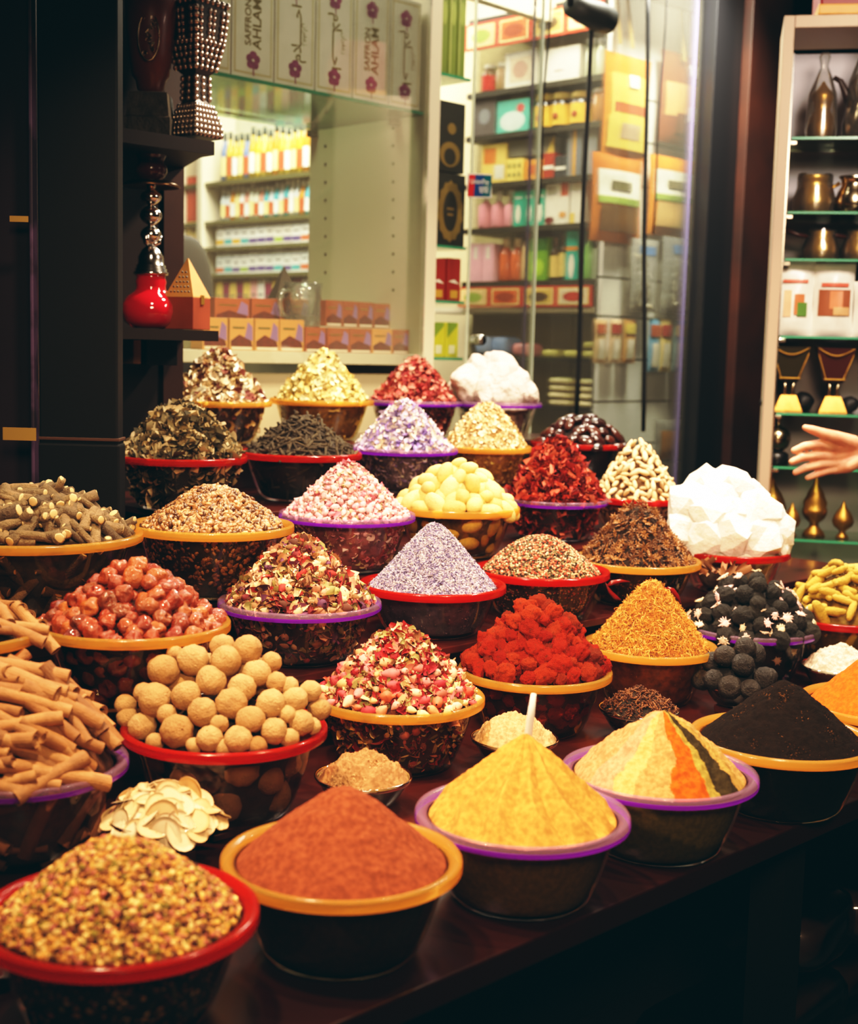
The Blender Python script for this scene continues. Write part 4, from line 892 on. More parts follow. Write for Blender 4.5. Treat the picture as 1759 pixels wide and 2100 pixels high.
# ------------------------------------------------------------------ window display
BW = 3.22
aR = ab(PB(866, 400, BW))[0]; aL = 1.9; bK = ab(PA(634, 400, aR))[1]
zs = PB(640, 722, BW + .06)[2] - .0; zt = PB(862, 228, BW)[2]
dc = thing('display_case', 'white glass-fronted display case behind the back row of spice bowls', 'display case')
obj('side_panel', ubox(aR, aR + .018, BW, bK, zs - .3, 3.1), M_white, dc)
obj('front_post', ubox(aR - .004, aR + .05, BW - .02, BW - .001, .9, 3.1), M_white, dc)
obj('sill', ubox(aL, aR - .001, BW - .02, BW + .5, zs - .035, zs, .002), M_white, dc)
obj('lower_panel', ubox(aL, aR - .005, BW + .03, BW + .045, .9, zs - .065), mat('lower_case_panel', L(190, 178, 140), .5), dc)
o = obj('glass_pane', ubox(aL, aR - .005, BW - .028, BW - .022, zs - .035, 3.0), M_gl, dc); o['label'] = 'clear front glass'
g = Geo().add(ubox(aL, aR - .001, BW + .006, bK, zt - .010, zt), mi=0).add(ubox(aL, aR - .001, BW, BW + .0055, zt - .010, zt), mi=1)
obj('glass_shelf', g, [M_shelfglass, M_gedge], dc)
for b in (BW + .12, bK - .03): obj('bracket', ubox(aR - .03, aR - .001, b - .015, b + .015, zt - .034, zt - .011, .002), mat('grey_bracket', L(90, 84, 66), .4), dc)
g = Geo()
for x, ys in ((667, range(300, 590, 37)), (806, range(262, 600, 37))):
    for y in ys:
        p = PA(x, y, aR - .001); g.add(rt_(sc(sphere(8, 4), .006, .006, .001), 0, PI / 2, 0), M=rotm(0, 0, R45), pos=p)
o = obj('pin_hole', g, M_black, dc); o['kind'] = 'stuff'

# writing
def text(s, size, mt, parent, name, loc, rot, align='CENTER', bold=0):
    cu = bpy.data.curves.new('writing', 'FONT'); cu.body = s; cu.size = size; cu.align_x = align; cu.align_y = 'CENTER'; cu.offset = bold; cu.extrude = .0002
    t = bpy.data.objects.new('writing', cu); col.objects.link(t); bpy.context.view_layer.update()
    me = bpy.data.meshes.new_from_object(t.evaluated_get(bpy.context.evaluated_depsgraph_get()))
    bpy.data.objects.remove(t); me.materials.clear(); me.materials.append(mt)
    o = link(name, me, parent, loc, rot); return o
def plate(parent, name, w, d, h, pts, mt, k=1, label=None):
    V = [((u - .5) * w, -d / 2 - .0007 * k, v * h) for u, v in pts]; c = S(V, [tuple(range(len(V)))])
    o = obj(name, c, mt, parent)
    if label: o['label'] = label
    return o
rect = lambda u0, v0, u1, v1: [(u0, v0), (u1, v0), (u1, v1), (u0, v1)]
ell = lambda uc, vc, ru, rv, n=16: [(uc + ru * math.cos(2 * PI * i / n), vc + rv * math.sin(2 * PI * i / n)) for i in range(n)]
M_sbox = mat('saffron_box_card', L(226, 218, 198), .6, nz=(9, .9, .45, .6)); M_gold = mat('olive_gold_print', L(112, 98, 40), .5); M_vio = mat('violet_flower_print', L(140, 56, 104), .6, nz=(40, .7, .4, .6)); M_edge = mat('pale_border_print', L(196, 180, 140), .6)
AR = '\ufee1\ufefc\u0640\u0640\u0640\u0640\u0640\ufea3\ufe8d'; AR2 = '\ufee5\ufe8d\ufeae\ufed4\ufecb\ufeaf'
def flower(parent, w, d, h, uc, vc, s, k=2):
    g = Geo()
    for i in range(5):
        a = i * 2 * PI / 5 + .3; cx_, cy_ = uc * w - w / 2 + s * .55 * math.cos(a), vc * h + s * .55 * math.sin(a)
        V = [(cx_ + s * .5 * math.cos(t) * (1 if i % 2 else .8), -d / 2 - .0007 * k - .0002 * i, cy_ + s * .42 * math.sin(t)) for t in np.linspace(0, 2 * PI, 14)[:-1]]
        g.add(S(V, [tuple(range(13))]))
    g.add(S([((uc - .5) * w + s * .1 * x, -d / 2 - .0007 * k, vc * h + z * s) for x, z in ((-1, -.3), (1, -.3), (1.6, -1.6), (0, -1.5))], [(0, 1, 2, 3)]))
    o = obj('printed_flower', g, M_vio, parent); return o
SB = []
edges = [396, 473, 561, 645, 722, 797, 861]
for i in range(6):
    xa, xb = ab(PB(edges[i], 200, BW + .004))[0], ab(PB(edges[i + 1], 200, BW + .004))[0]
    w, d, h = (xb - xa) - .004, .05, .33; c = UV((xa + xb) / 2, BW + .004 + d / 2, zt + .0005)
    lb = ['behind the studded goblet', 'next to the goblet', 'second past the goblet', 'third past the goblet', 'second from the white post', 'nearest the white post'][i]
    o = obj('saffron_box', box(w, d, h, (0, 0, h / 2), .001), M_sbox, loc=c, rot=(0, 0, R45)); tag(o, 'white saffron box with violet flowers on the glass shelf, ' + lb, 'box', 'saffron boxes on the glass shelf')
    plate(o, 'border', w, d, h, rect(.05, .03, .95, .97), M_edge, 1); plate(o, 'front_field', w, d, h, rect(.09, .05, .91, .95), M_sbox, 1.3)
    flower(o, w, d, h, .5, .15, .027); flower(o, w, d, h, .5, .82, .027)
    if i in (0, 1, 4):
        text('SAFFRON', .030, M_gold, o, 'lettering', (-.018, -d / 2 - .0016, h * .46), (PI / 2, -PI / 2, 0), bold=.0006); text('AHLAM', .042, M_gold, o, 'lettering', (.014, -d / 2 - .0016, h * .46), (PI / 2, -PI / 2, 0), bold=.0008)
    else:
        text(AR, .050, M_gold, o, 'lettering', (.006, -d / 2 - .0016, h * .46), (PI / 2, PI / 2 if i != 2 else -PI / 2, 0), bold=.0006); text(AR2, .024, M_gold, o, 'lettering', (.036, -d / 2 - .0016, h * .46), (PI / 2, PI / 2, 0))
# small saffron packs on the sill
M_or = mat('orange_pack_card', L(226, 160, 90), .5); M_mnd = mat('saffron_mound_print', L(110, 36, 20), .6, nz=(60, .7, .4, .6)); M_vi2 = mat('lilac_print', L(150, 110, 160), .6); M_cream = mat('cream_print', L(240, 226, 200), .5)
M_redp = mat('dark_orange_pack', L(170, 84, 48), .5)
def small_pack(x0, x1, yb, yt, b, label, main, hi, alt=False, group='small saffron packs on the sill', zbase=None):
    pa, pb = PB(x0, yb, b), PB(x1, yb, b); w = np.linalg.norm(pb - pa) - .002; z = zbase if zbase is not None else pa[2]
    h = PB((x0 + x1) / 2, yt, b)[2] - z; c = UV((ab(pa)[0] + ab(pb)[0]) / 2, b + .03, z + .0005)
    o = obj('saffron_pack', box(w, .06, h, (0, 0, h / 2), .001), main, loc=c, rot=(0, 0, R45)); tag(o, label, 'box', group)
    plate(o, 'printed_mound', w, .06, h, [(.04, .12), (.96, .12), (.9, .3), (.6, .42), (.4, .5), (.15, .36), (.04, .3)], M_mnd, 1)
    plate(o, 'printed_flower', w, .06, h, [(.62, .4), (.96, .3), (.94, .75), (.75, .9), (.68, .6)], M_vi2, 1.4); plate(o, 'printed_strip', w, .06, h, rect(.08, .03, .92, .11), M_cream, 1)
    plate(o, 'gold_writing', w, .06, h, rect(.12, .68, .62, .74), M_gold if not alt else M_brass, 1.7)
    return o
fr = [(415, 467), (470, 520), (522, 572), (573, 623), (625, 668), (670, 716), (716, 762), (762, 804), (804, 838)]
for i, (x0, x1) in enumerate(fr):
    yb = 718 + (x0 - 415) * .026
    small_pack(x0, x1, yb, yb - (66 if i < 4 else 52), BW + .03, 'small saffron pack in the front row on the sill, ' + ORD[i] + ' from left', M_or if i < 4 or i == 7 else M_redp, i, i > 3, zbase=zs)
bk = [(440, 512, 612, 657, 'grey-lidded pack'), (515, 578, 613, 662, 'wide reddish pack'), (580, 636, 614, 662, 'brown-red pack behind the mug'), (667, 702, 616, 668, 'orange pack'), (702, 734, 618, 669, 'orange pack'), (734, 765, 620, 670, 'orange pack'), (765, 800, 623, 671, 'orange pack')]
zb_ = PB(640, 668, BW + .16)[2]
obj('back_step', ubox(ab(PB(420, 650, BW + .12))[0], ab(PB(810, 650, BW + .12))[0], BW + .12, BW + .3, zs, zb_ - .001), M_white, dc)
for i, (x0, x1, yt, yb, nm) in enumerate(bk):
    small_pack(x0, x1, yb, yt, BW + .14, nm + ' in the back row of the display case, ' + ORD[i] + ' from left', M_redp, i, True, 'saffron packs in the back row', zbase=zb_)
# glass mug and dark pyramid burner behind the glass
p = PB(620, 660, BW + .11); p[2] = zs; k = proj(p)[2] / F
mg = thing('glass_mug', 'empty ribbed clear glass mug standing in front of the back row of packs', 'mug', (p[0], p[1], zs + .001), R45)
M_mug = clear('mug_glass', (.9, .92, .9), 1.0, .03, .08, milk=.16)
mz = lambda y: (proj(p)[1] - y) * k
pf = [(.001, mz(672)), (36 * k, mz(672)), (36 * k, mz(668))]
for y in range(662, 620, -8): pf += [(36.5 * k, mz(y)), (38 * k, mz(y - 4))]
pf += [(38 * k, mz(600)), (40 * k, mz(583)), (38.5 * k, mz(583)), (36 * k, mz(610)), (34 * k, mz(660)), (.001, mz(662))]
pf = [(r, max(z, .001)) for r, z in pf]; obj('mug_body', lathe(pf, 36), M_mug, mg, True)
mh = obj('handle', tube([(-36 * k, 0, mz(600)), (-54 * k, 0, mz(602)), (-60 * k, 0, mz(625)), (-54 * k, 0, mz(648)), (-35 * k, 0, mz(655))], 5.5 * k, 10), M_mug, mg, True)
q = PB(606, 612, BW + .20); kk = proj(q)[2] / F
pyramid_burner('dark pyramid incense burner standing behind the glass mug', UV(ab(q)[0], BW + .26, zb_), R45 - .3, 62 * kk, .06, (proj(q)[1] - 530) * kk + .06, mat('dark_burner', L(70, 56, 42), .5), mat('dark_burner_base', L(60, 46, 36), .5), False)
# dark chair back behind the case
q = PD(374, 575, 5.4)
ch = thing('office_chair', 'dark grey padded chair behind the display case', 'chair', (q[0] - .02, q[1], 0), .6)
s = sphere(20, 12); s = sc((np.sign(s[0]) * np.abs(s[0]) ** .7, s[1]), .15, .05, .30); zc = q[2] - .12
obj('backrest', mv(s, 0, 0, zc), mat('chair_fabric', L(60, 56, 50), .8), ch, True)
obj('seat', mv(sc((np.sign(sphere(20, 8)[0]) * np.abs(sphere(20, 8)[0]) ** .6, sphere(20, 8)[1]), .26, .25, .05), 0, -.28, .62), mat('chair_seat', L(50, 48, 44), .8), ch, True)
obj('back_support', tube([(0, .02, zc - .3), (0, 0, .75), (0, -.2, .6)], .02, 8), M_black, ch, True)
obj('pedestal', join(tube([(0, -.28, .58), (0, -.28, .06)], .03, 10), *[tube([(0, -.28, .08), (.3 * math.cos(t), -.28 + .3 * math.sin(t), .03)], .018, 6) for t in np.linspace(0, 2 * PI, 6)[:-1]]), M_black, ch, True)
# ------------------------------------------------------------------ shop shelves on the far wall (plane a = const, facing the camera's left)
WA = 4.60
def wall_rect(x0, x1, yb, yt, a, z=None):
    p0, p1 = PA(x0, yb, a), PA(x1, yb, a); w = float(np.linalg.norm((p1 - p0)[:2])); zz = z if z is not None else (p0[2] + p1[2]) / 2
    xm = (x0 + x1) / 2; pm = (p0 + p1) / 2; h = PA(xm, yt, a)[2] - zz; return pm, w, max(h, .02), zz
def wbox(name, label, cat, x0, x1, yb, yt, a, mt, z=None, plates=(), group=None, d=.09):
    pm, w, h, zz = wall_rect(x0, x1, yb, yt, a, z); d = min(d, w * 1.2 + .02)
    c = UV(a + d / 2, ab(pm)[1], zz + .0008)
    o = obj(name, box(w - .003, d, h, (0, 0, h / 2), .0012), mt, loc=c, rot=(0, 0, -R45)); tag(o, label, cat, group)
    for k, (nm, pts, m_) in enumerate(plates): plate(o, nm, w - .003, d, h, pts, m_, 1 + .4 * k)
    return o
def wbottle(name, label, cat, x0, x1, yb, yt, a, mb, mc, z=None, neck=.45, capf=.16, group=None, lab=None, root=True):
    pm, w, h, zz = wall_rect(x0, x1, yb, yt, a, z); r = w / 2 - .001; c = UV(a + r + .004, ab(pm)[1], zz + .0008)
    sh = 1 - capf - (.12 if neck < .9 else .03)
    t = obj(name, lathe([(.001, 0), (r * .92, 0), (r, .01), (r, h * sh * .95), (r * .9, h * sh), (r * neck, h * (1 - capf) - .003), (r * neck, h * (1 - capf)), (.001, h * (1 - capf))], 20), mb, None, True, loc=c, rot=(0, 0, -R45)); tag(t, label, cat, group)
    rc = r * (neck * 1.15 if neck < .9 else .97)
    obj('cap', lathe([(.001, h * (1 - capf) + .0008), (rc, h * (1 - capf) + .0008), (rc, h * .985), (rc * .9, h), (.001, h)], 18), mc, t, True)
    if lab: obj('label', lathe([(r * 1.012, h * .08), (r * 1.012, h * sh * .85)], 24), lab, t, True)
    return t
def C(r, g, b, rough=.45):
    k = (r, g, b)
    if k not in C.c: C.c[k] = mat('packaging_%s' % ('red' if r > g + 60 else 'green' if g > r + 30 else 'blue' if b > r + 30 else 'pale'), L(r, g, b), rough, nz=(14, .85, .4, .7))
    return C.c[k]
C.c = {}
M_shelfd = mat('dark_shop_shelf', L(46, 40, 24), .5); M_backp = mat('shop_back_panel', L(176, 160, 112), .8)
# right shelving unit
IT = 4.32
un = thing('shelving_unit', 'tall shop shelving full of boxes and jars behind the glass door', 'shelving', (0, 0, 0))
zR = {k: PA(1195, y, IT - .02)[2] for k, y in dict(r1=157, r2=252, r3=358, r4=456, r5=573, board=630, g1=737, g2=838).items()}
bL = ab(PA(958, 400, IT))[1]; bR = ab(PA(1234, 400, IT))[1]
def wslab(nm, z, t, mt, b0=None, b1=None, a0=IT - .02, a1=4.58, root=un): return obj(nm, ubox(a0, a1, b0 or bR, b1 or bL, z - t, z), mt, root)
for k in ('r1', 'r2', 'r3', 'r4', 'r5'): wslab('shelf', zR[k], .022, M_shelfd)
wslab('shelf', zR['board'], .02, M_white, b1=bL + .3); wslab('glass_shelf', zR['g1'], .01, M_shelfglass, b1=bL - .05); wslab('glass_shelf', zR['g2'], .01, M_shelfglass)
obj('back_panel', ubox(4.585, 4.61, bR, bL + .2, .3, 3.3), M_backp, un)
# printed fascias
def fascia(z0, z1, label, n):
    t = thing('printed_fascia', label, 'sign', UV(IT - .034, (bL + bR) / 2, z0), -R45); w = bL - bR; h = z1 - z0
    obj('board', box(w, .01, h, (0, 0, h / 2)), C(196, 62, 34), t)
    for k in range(n):
        u = (k + .5) / n; q = .42 / n
        plate(t, 'picture_frame', w, .01, h, rect(u - q, .1, u + q, .9), C(244, 222, 150), 1); plate(t, 'food_picture', w, .01, h, rect(u - q * .9, .16, u + q * .9, .84), C(*[(236, 200, 140), (216, 96, 40), (220, 180, 90), (230, 210, 170)][k % 4]), 1.8)
        plate(t, 'pictured_food', w, .01, h, ell(u, .48, q * .7, .24), C(*[(150, 170, 70), (150, 60, 24), (84, 60, 30), (190, 60, 40)][k % 4]), 2.6)
fascia(zR['board'] + .002, zR['r5'] - .024, 'red printed strip with food pictures above the white shelf', 4)
zt1 = PA(1195, 58, IT)[2]; wslab('shelf', zt1 + .11, .02, M_shelfd); fascia(zt1 - .02, zt1 + .088, 'red printed strip with food pictures at the top of the shelving', 4)
W_ = C(240, 232, 214)
for i, (x0, x1) in enumerate(((978, 1040), (1042, 1130))): wbox('white_carton', 'large white carton above the top red strip, ' + ('near the door edge' if i == 0 else 'near the lamp'), 'box', x0, x1, 58 - i * 12, -20, IT, W_, zt1 + .111)
wbottle('spice_bottle', 'small brown bottle with white cap beside the ornate white box', 'bottle', 1008, 1030, 192, 128, IT, C(150, 120, 80), W_, zR['r1'], .6)
wbottle('spice_bottle', 'small brown bottle with red band at the left end of the top shelf', 'bottle', 978, 1004, 200, 132, IT, C(120, 90, 64), W_, zR['r1'], .6, lab=C(190, 50, 40))
wbox('gift_box', 'white ornate box with pale print on the top shelf', 'box', 1034, 1098, 186, 106, IT, W_, zR['r1'], [('print', rect(.15, .15, .85, .85), C(226, 206, 176)), ('print', ell(.5, .5, .25, .25), C(190, 150, 130))])
wbox('gift_box', 'plain white box on the top shelf', 'box', 1103, 1187, 168, 98, IT, W_, zR['r1'], [('lettering', rect(.4, .3, .62, .34), C(150, 110, 100))])
for i, (x0, x1) in enumerate(((1192, 1212), (1214, 1234))): wbottle('glass_jar', 'clear glass jar at the right end of the top shelf, ' + ('beside the white box' if i == 0 else 'against the side panel'), 'jar', x0, x1, 158, 78, IT, C(190, 190, 160, .1), C(220, 220, 210), zR['r1'], .7)
wbox('grey_carton', 'dark grey box left of the teal box', 'box', 970, 1015, 290, 200, IT, C(96, 86, 84), zR['r2'], [('print', ell(.5, .5, .25, .2), C(140, 140, 140))])
wbox('teal_carton', 'teal and white box left of the honey jars', 'box', 1018, 1083, 276, 205, IT, C(96, 190, 170), zR['r2'], [('print', ell(.5, .35, .4, .3), C(220, 236, 226)), ('print', ell(.75, .72, .12, .14), C(210, 80, 80))])
M_honey = mat('dark_honey', L(50, 26, 10), .15, coat=.5)
for i, (x0, x1) in enumerate(((1085, 1120), (1119, 1155), (1155, 1197))):
    t = wbottle('honey_jar', 'honey jar with yellow lid and yellow label, ' + ['beside the teal box', 'between two others like it', 'third from the teal box'][i], 'jar', x0, x1, 257, 192 - i * 3, IT, M_honey, C(236, 204, 120), zR['r2'], .96, .2, 'honey jars', C(240, 190, 70))
    pm, w, h, zz = wall_rect(x0, x1, 257, 192, IT); o = obj('printed_emblem', rt_(sc(sphere(12, 4), .014, .014, .001), PI / 2, 0, 0), C(150, 50, 30), t.children[-1], True, loc=(0, -w / 2 - .0005, h * .36))
wbottle('nut_jar', 'glass jar of brown pieces with white lid, right of the honey jars', 'jar', 1204, 1236, 250, 180, IT, C(160, 110, 60, .15), W_, zR['r2'], .95, .14)
wbox('yellow_carton', 'yellow and orange carton at the left of the middle shelf', 'box', 986, 1036, 372, 296, IT, C(240, 206, 110), zR['r3'], [('print', rect(.1, .5, .6, .9), C(220, 120, 50)), ('print', rect(.55, .1, .95, .45), C(236, 230, 210))])
sm = [(1037, 1072, 326, 'checkered yellow carton', (244, 214, 110), 'print'), (1073, 1112, 328, 'orange carton', (232, 150, 50), 'print'), (1113, 1135, 314, 'red and white carton', (170, 60, 40), 'print'), (1136, 1160, 320, 'black carton', (50, 50, 52), 'print')]
for x0, x1, yt, nm, cc, _ in sm:
    pl_ = [('print', [(u + .08, v), (u + .16, v + .14), (u + .08, v + .28), (u, v + .14)], C(50, 100, 60)) for u in (.1, .4, .7) for v in (.15, .55)] if 'check' in nm else [('print', ell(.5, .5, .3, .25), C(200, 90, 40))] if 'orange' in nm else [('print', rect(0, .35, 1, .5), W_)]
    wbox('small_carton', nm + ' on the middle shelf', 'box', x0, x1, 368, yt, IT, C(*cc), zR['r3'], pl_)
wbox('long_grey_carton', 'long grey carton lying across the small cartons', 'box', 1037, 1136, 324, 284, IT + .012, C(120, 116, 104), PA(1086, 324, IT)[2] + .012, [('print', [(.85, 0), (1, 0), (1, 1)], C(226, 190, 90))])
wbox('perfume_carton', 'tall grey carton with a gold stripe on the middle shelf', 'box', 1161, 1191, 360, 256, IT, C(116, 118, 122), zR['r3'], [('stripe', rect(.4, 0, .62, 1), C(206, 150, 50))])
wbox('perfume_carton', 'tall plain grey carton near the side panel', 'box', 1200, 1222, 352, 250, IT, C(130, 130, 126), zR['r3'])
for i in range(3): wbottle('pump_bottle', 'pink bottle with white pump, ' + ['leftmost', 'middle', 'rightmost'][i] + ' of three by the sticker', 'bottle', 972 + i * 26, 996 + i * 26, 470, 386 + 2 * i, IT, C(232, 150, 160), W_, zR['r4'], .35, .3)
for i in range(3):
    wbox('teal_carton', 'teal carton with a white figure, ' + ['leftmost', 'middle', 'rightmost'][i] + ' of three in the row', 'box', 1051 + i * 22, 1072 + i * 22, 464, 392 - 2 * i, IT, C(50, 170, 140), zR['r4'], [('printed_figure', ell(.5, .35, .26, .26), W_), ('printed_heading', rect(.15, .78, .85, .83), W_)])
wbox('white_carton', 'white carton with a red tab right of the teal cartons', 'box', 1116, 1166, 460, 374, IT, W_, zR['r4'], [('printed_tab', rect(.66, .66, .96, 1), C(206, 84, 50)), ('print', ell(.2, .1, .2, .09), C(110, 40, 40)), ('print', ell(.75, .22, .14, .08), C(230, 160, 80)), ('lettering', rect(.1, .7, .45, .9), C(180, 170, 150))])
wbox('white_carton', 'white carton with a yellow corner near the side panel', 'box', 1168, 1200, 456, 372, IT, W_, zR['r4'], [('print', rect(.0, .0, .3, .25), C(236, 200, 80))])
for i in range(2): wbox('pink_carton', 'pale pink carton on the lowest full shelf, ' + ['outer', 'inner'][i] + ' of the pair', 'box', 962 + i * 25, 986 + i * 25, 582, 500, IT, C(240, 180, 190), zR['r5'], [('printed_bottle', rect(.35, .6, .65, .92), W_)])
for i in range(2): wbottle('amber_bottle', 'amber bottle with clear top, ' + ['left' , 'right'][i] + ' of the pair by the pink cartons', 'bottle', 1015 + i * 23, 1037 + i * 23, 578, 488, IT, C(206, 100, 56, .2), C(226, 200, 160), zR['r5'], .5, .22)
wbottle('tall_bottle', 'slim tan bottle with a red top', 'bottle', 1061, 1080, 576, 470, IT, C(220, 180, 130), C(206, 120, 80), zR['r5'], .4, .2)
wbox('green_carton', 'bright green carton on the lowest full shelf', 'box', 1083, 1120, 574, 488, IT, C(110, 160, 40), zR['r5'], [('print', ell(.5, .3, .35, .2), C(170, 210, 60)), ('print', rect(0, .7, 1, 1), C(60, 110, 40))])
for i in range(2): wbottle('dark_bottle', 'dark oil bottle with yellow label, ' + ['beside the green carton', 'beside the tall teal carton'][i], 'bottle', 1121 + i * 18, 1138 + i * 18, 573, 488 - i * 10, IT, C(70, 50, 20, .15), C(110, 70, 30), zR['r5'], .4, .2, lab=C(226, 196, 110))
wbox('teal_tall_carton', 'tall teal carton with an orange band and white figure', 'box', 1158, 1183, 572, 474, IT, C(40, 170, 150), zR['r5'], [('band', rect(0, .6, 1, .68), C(226, 140, 50)), ('printed_figure', ell(.5, .28, .25, .25), W_)])
wbottle('green_bottle', 'pale green bottle near the side panel', 'bottle', 1190, 1208, 570, 468, IT, C(120, 170, 90, .2), C(80, 130, 70), zR['r5'], .4, .2)
wbox('grey_carton', 'small grey-green carton against the side panel', 'box', 1212, 1233, 568, 510, IT, C(140, 150, 120), zR['r5'])
def bag(name, label, cat, p, w, h, rz, mt, d=.05, plates=(), group=None, seed=1, crimp=True):
    """flat pouch: pillow with pinched top and bottom; p is its bottom centre"""
    nx, ny = 12, 18; V = []; Fc = []
    for s_ in (-1, 1):
        for j in range(ny + 1):
            for i in range(nx + 1):
                u, v = i / nx, j / ny; b_ = (math.sin(PI * u) ** .6) * (math.sin(PI * min(1, max(0, v))) ** .5)
                ww = w * (1 - .05 * math.sin(PI * v)); V.append(((u - .5) * ww, s_ * d / 2 * b_ * (1 + .3 * noise.noise(Vector((u * 3 + seed, v * 4, s_)))), v * h))
    o_ = (nx + 1) * (ny + 1)
    for j in range(ny):
        for i in range(nx): a = j * (nx + 1) + i; f = (a, a + 1, a + nx + 2, a + nx + 1); Fc.append(f); Fc.append(tuple(q + o_ for q in f[::-1]))
    V = np.array(V); o = obj(name, (V, flat(Fc)), mt, None, True, loc=p, rot=(0, 0, rz)); tag(o, label, cat, group)
    for k, (nm, u0, v0, u1, v1, m_) in enumerate(plates):
        g = []; n = 6; fc = []
        for j in range(n + 1):
            for i in range(n + 1):
                u, v = u0 + (u1 - u0) * i / n, v0 + (v1 - v0) * j / n; b_ = (math.sin(PI * u) ** .6) * (math.sin(PI * v) ** .5); ww = w * (1 - .05 * math.sin(PI * v))
                g.append(((u - .5) * ww, -d / 2 * b_ * (1 + .3 * noise.noise(Vector((u * 3 + seed, v * 4, -1)))) - .0025 - .0012 * k, v * h))
        for j in range(n):
            for i in range(n): a = j * (n + 1) + i; fc.append((a, a + 1, a + n + 2, a + n + 1))
        obj(nm, (np.array(g), flat(fc)), m_, o, True)
    return o
# bags lying on the lower glass shelves
def lying(name, label, x, y, w, d, h, mt, zz, a, seed, group=None):
    q = PA(x, y, a); c = UV(a + d / 2, ab(q)[1], zz + h / 2 + .001); o = obj(name, pillow(w, d, h, seed), mt, None, True, loc=c, rot=(0, 0, -R45)); tag(o, label, 'bag', group); return o
for i, (x, cc, lb) in enumerate(((985, (170, 190, 226), 'pale blue plastic bag behind the door knob'), (1020, (150, 176, 220), 'blue plastic bag right of the door knob'), (1062, (232, 150, 150), 'pink plastic bag beside the blue bags'))):
    lying('plastic_bag', lb, x, 730, .10, .12, .085 if i < 2 else .06, C(*cc, .25), zR['g1'], IT, i)
for i in range(4): lying('yellow_pack', 'yellow-green foil pack on the glass shelf, ' + ['nearest the pink bag', 'second from the pink bag', 'lower one by the side panel', 'stacked on top by the side panel'][i], (1122, 1165, 1206, 1206)[i], 730, .085, .12, .035, C(210, 200, 110, .25), zR['g1'] + (.037 if i == 3 else 0), IT, i + 5)
for c_ in range(2):
    for r_ in range(4): lying('cream_pack', 'cream foil pack, ' + ['lowest', 'second', 'third', 'topmost'][r_] + ' of the stack ' + ['away from', 'against'][c_] + ' the side panel', 1140 + c_ * 62, 835, .12, .14, .028, C(236, 216, 164, .3), zR['g2'] + r_ * .0295, IT, r_ + c_ * 4)
# far shelves seen through the display case
FT = 4.42
un2 = thing('shelving_unit', 'long shop shelving with rows of bottles and cartons seen through the display case', 'shelving', (0, 0, 0))
b0_, b1_ = ab(PA(645, 400, FT))[1], ab(PA(372, 400, FT))[1]
zF = [PA(629, y, FT)[2] for y in (353, 440, 497, 557, 640)]
for z in zF: obj('shelf', ubox(FT - .02, 4.6, b0_, b1_, z - .022, z), mat('green_grey_shelf', L(96, 92, 60), .4), un2)
obj('back_panel', ubox(4.602, 4.615, b0_, b1_, .3, 3.3), C(206, 206, 180), un2)
for x in (376, 421): q = ab(PA(x, 400, FT))[1]; obj('upright', ubox(FT - .04, 4.6, q - .02, q + .02, .3, 3.3), M_white, un2)
hts = [.27, .19, .13, .125, .17]; cols_ = [[(236, 204, 60), (220, 190, 70), (200, 170, 60), (226, 150, 50), (110, 130, 170), (240, 216, 100)], [(226, 226, 200), (236, 220, 150), (210, 220, 220), (226, 150, 130), (226, 150, 50), (80, 180, 190), (240, 240, 230)], [(244, 244, 234), (240, 236, 220)], [(244, 244, 234), (236, 240, 230)], [(244, 236, 220), (236, 170, 160), (240, 206, 110), (150, 60, 90)]]
rown = ['top shelf', 'second shelf', 'third shelf', 'fourth shelf', 'lowest shelf']
for s_ in range(5):
    n = (16, 19, 11, 11, 13)[s_]; bs = np.linspace(b0_ + .03, b1_ - .32, n + 1)
    for i in range(n):
        w = bs[i + 1] - bs[i] - .004; cc = cols_[s_][int(rng.integers(len(cols_[s_])))]; h = hts[s_] * rng.uniform(.85, 1.0); c = UV(FT + .035, (bs[i] + bs[i + 1]) / 2, zF[s_] + .0008); r = w / 2
        if s_ < 2:
            o = obj('oil_bottle', lathe([(.001, 0), (r, 0), (r, h * .62), (r * .4, h * .78), (r * .4, h * .84), (.001, h * .84)], 14), C(*cc, .25), None, True, loc=c, rot=(0, 0, -R45))
            obj('cap', lathe([(.001, h * .842), (r * .5, h * .842), (r * .5, h), (.001, h)], 10), C(60, 70, 60) if s_ == 0 else C(236, 230, 210), o, True); obj('label', lathe([(r * 1.02, h * .12), (r * 1.02, h * .5)], 14), C(*[(244, 226, 150), (240, 240, 226), (200, 90, 50)][i % 3]), o, True)
            tag(o, 'slim oil bottle on the ' + rown[s_] + ' behind the display case', 'bottle', 'oil bottles, ' + rown[s_])
        else:
            o = obj('soap_carton', box(w, .07, h, (0, 0, h / 2), .001), C(*cc), loc=c, rot=(0, 0, -R45)); tag(o, 'small pale carton on the ' + rown[s_] + ' behind the display case', 'box', 'cartons, ' + rown[s_])
            plate(o, 'colour_band', w, .07, h, rect(0, .1, 1, .3), C(*[(90, 190, 190), (226, 120, 80), (170, 200, 90), (110, 90, 150), (240, 190, 70)][int(rng.integers(5))]), 1); plate(o, 'lettering', w, .07, h, rect(.2, .5, .8, .56), C(120, 116, 104), 1.4)
for i in range(4):
    q = ab(PA(392, 400, FT))[1]; o = obj('tall_carton', box(.09, .07, .24, (0, 0, .12), .002), C(*[(206, 84, 60), (236, 200, 120), (200, 70, 50), (230, 210, 170)][i]), loc=UV(FT + .036, q, zF[4] + .001 + i * .2405), rot=(0, 0, -R45)); tag(o, ['red', 'yellow', 'dark red', 'cream'][i] + ' carton in the stack between the two shop uprights', 'box')

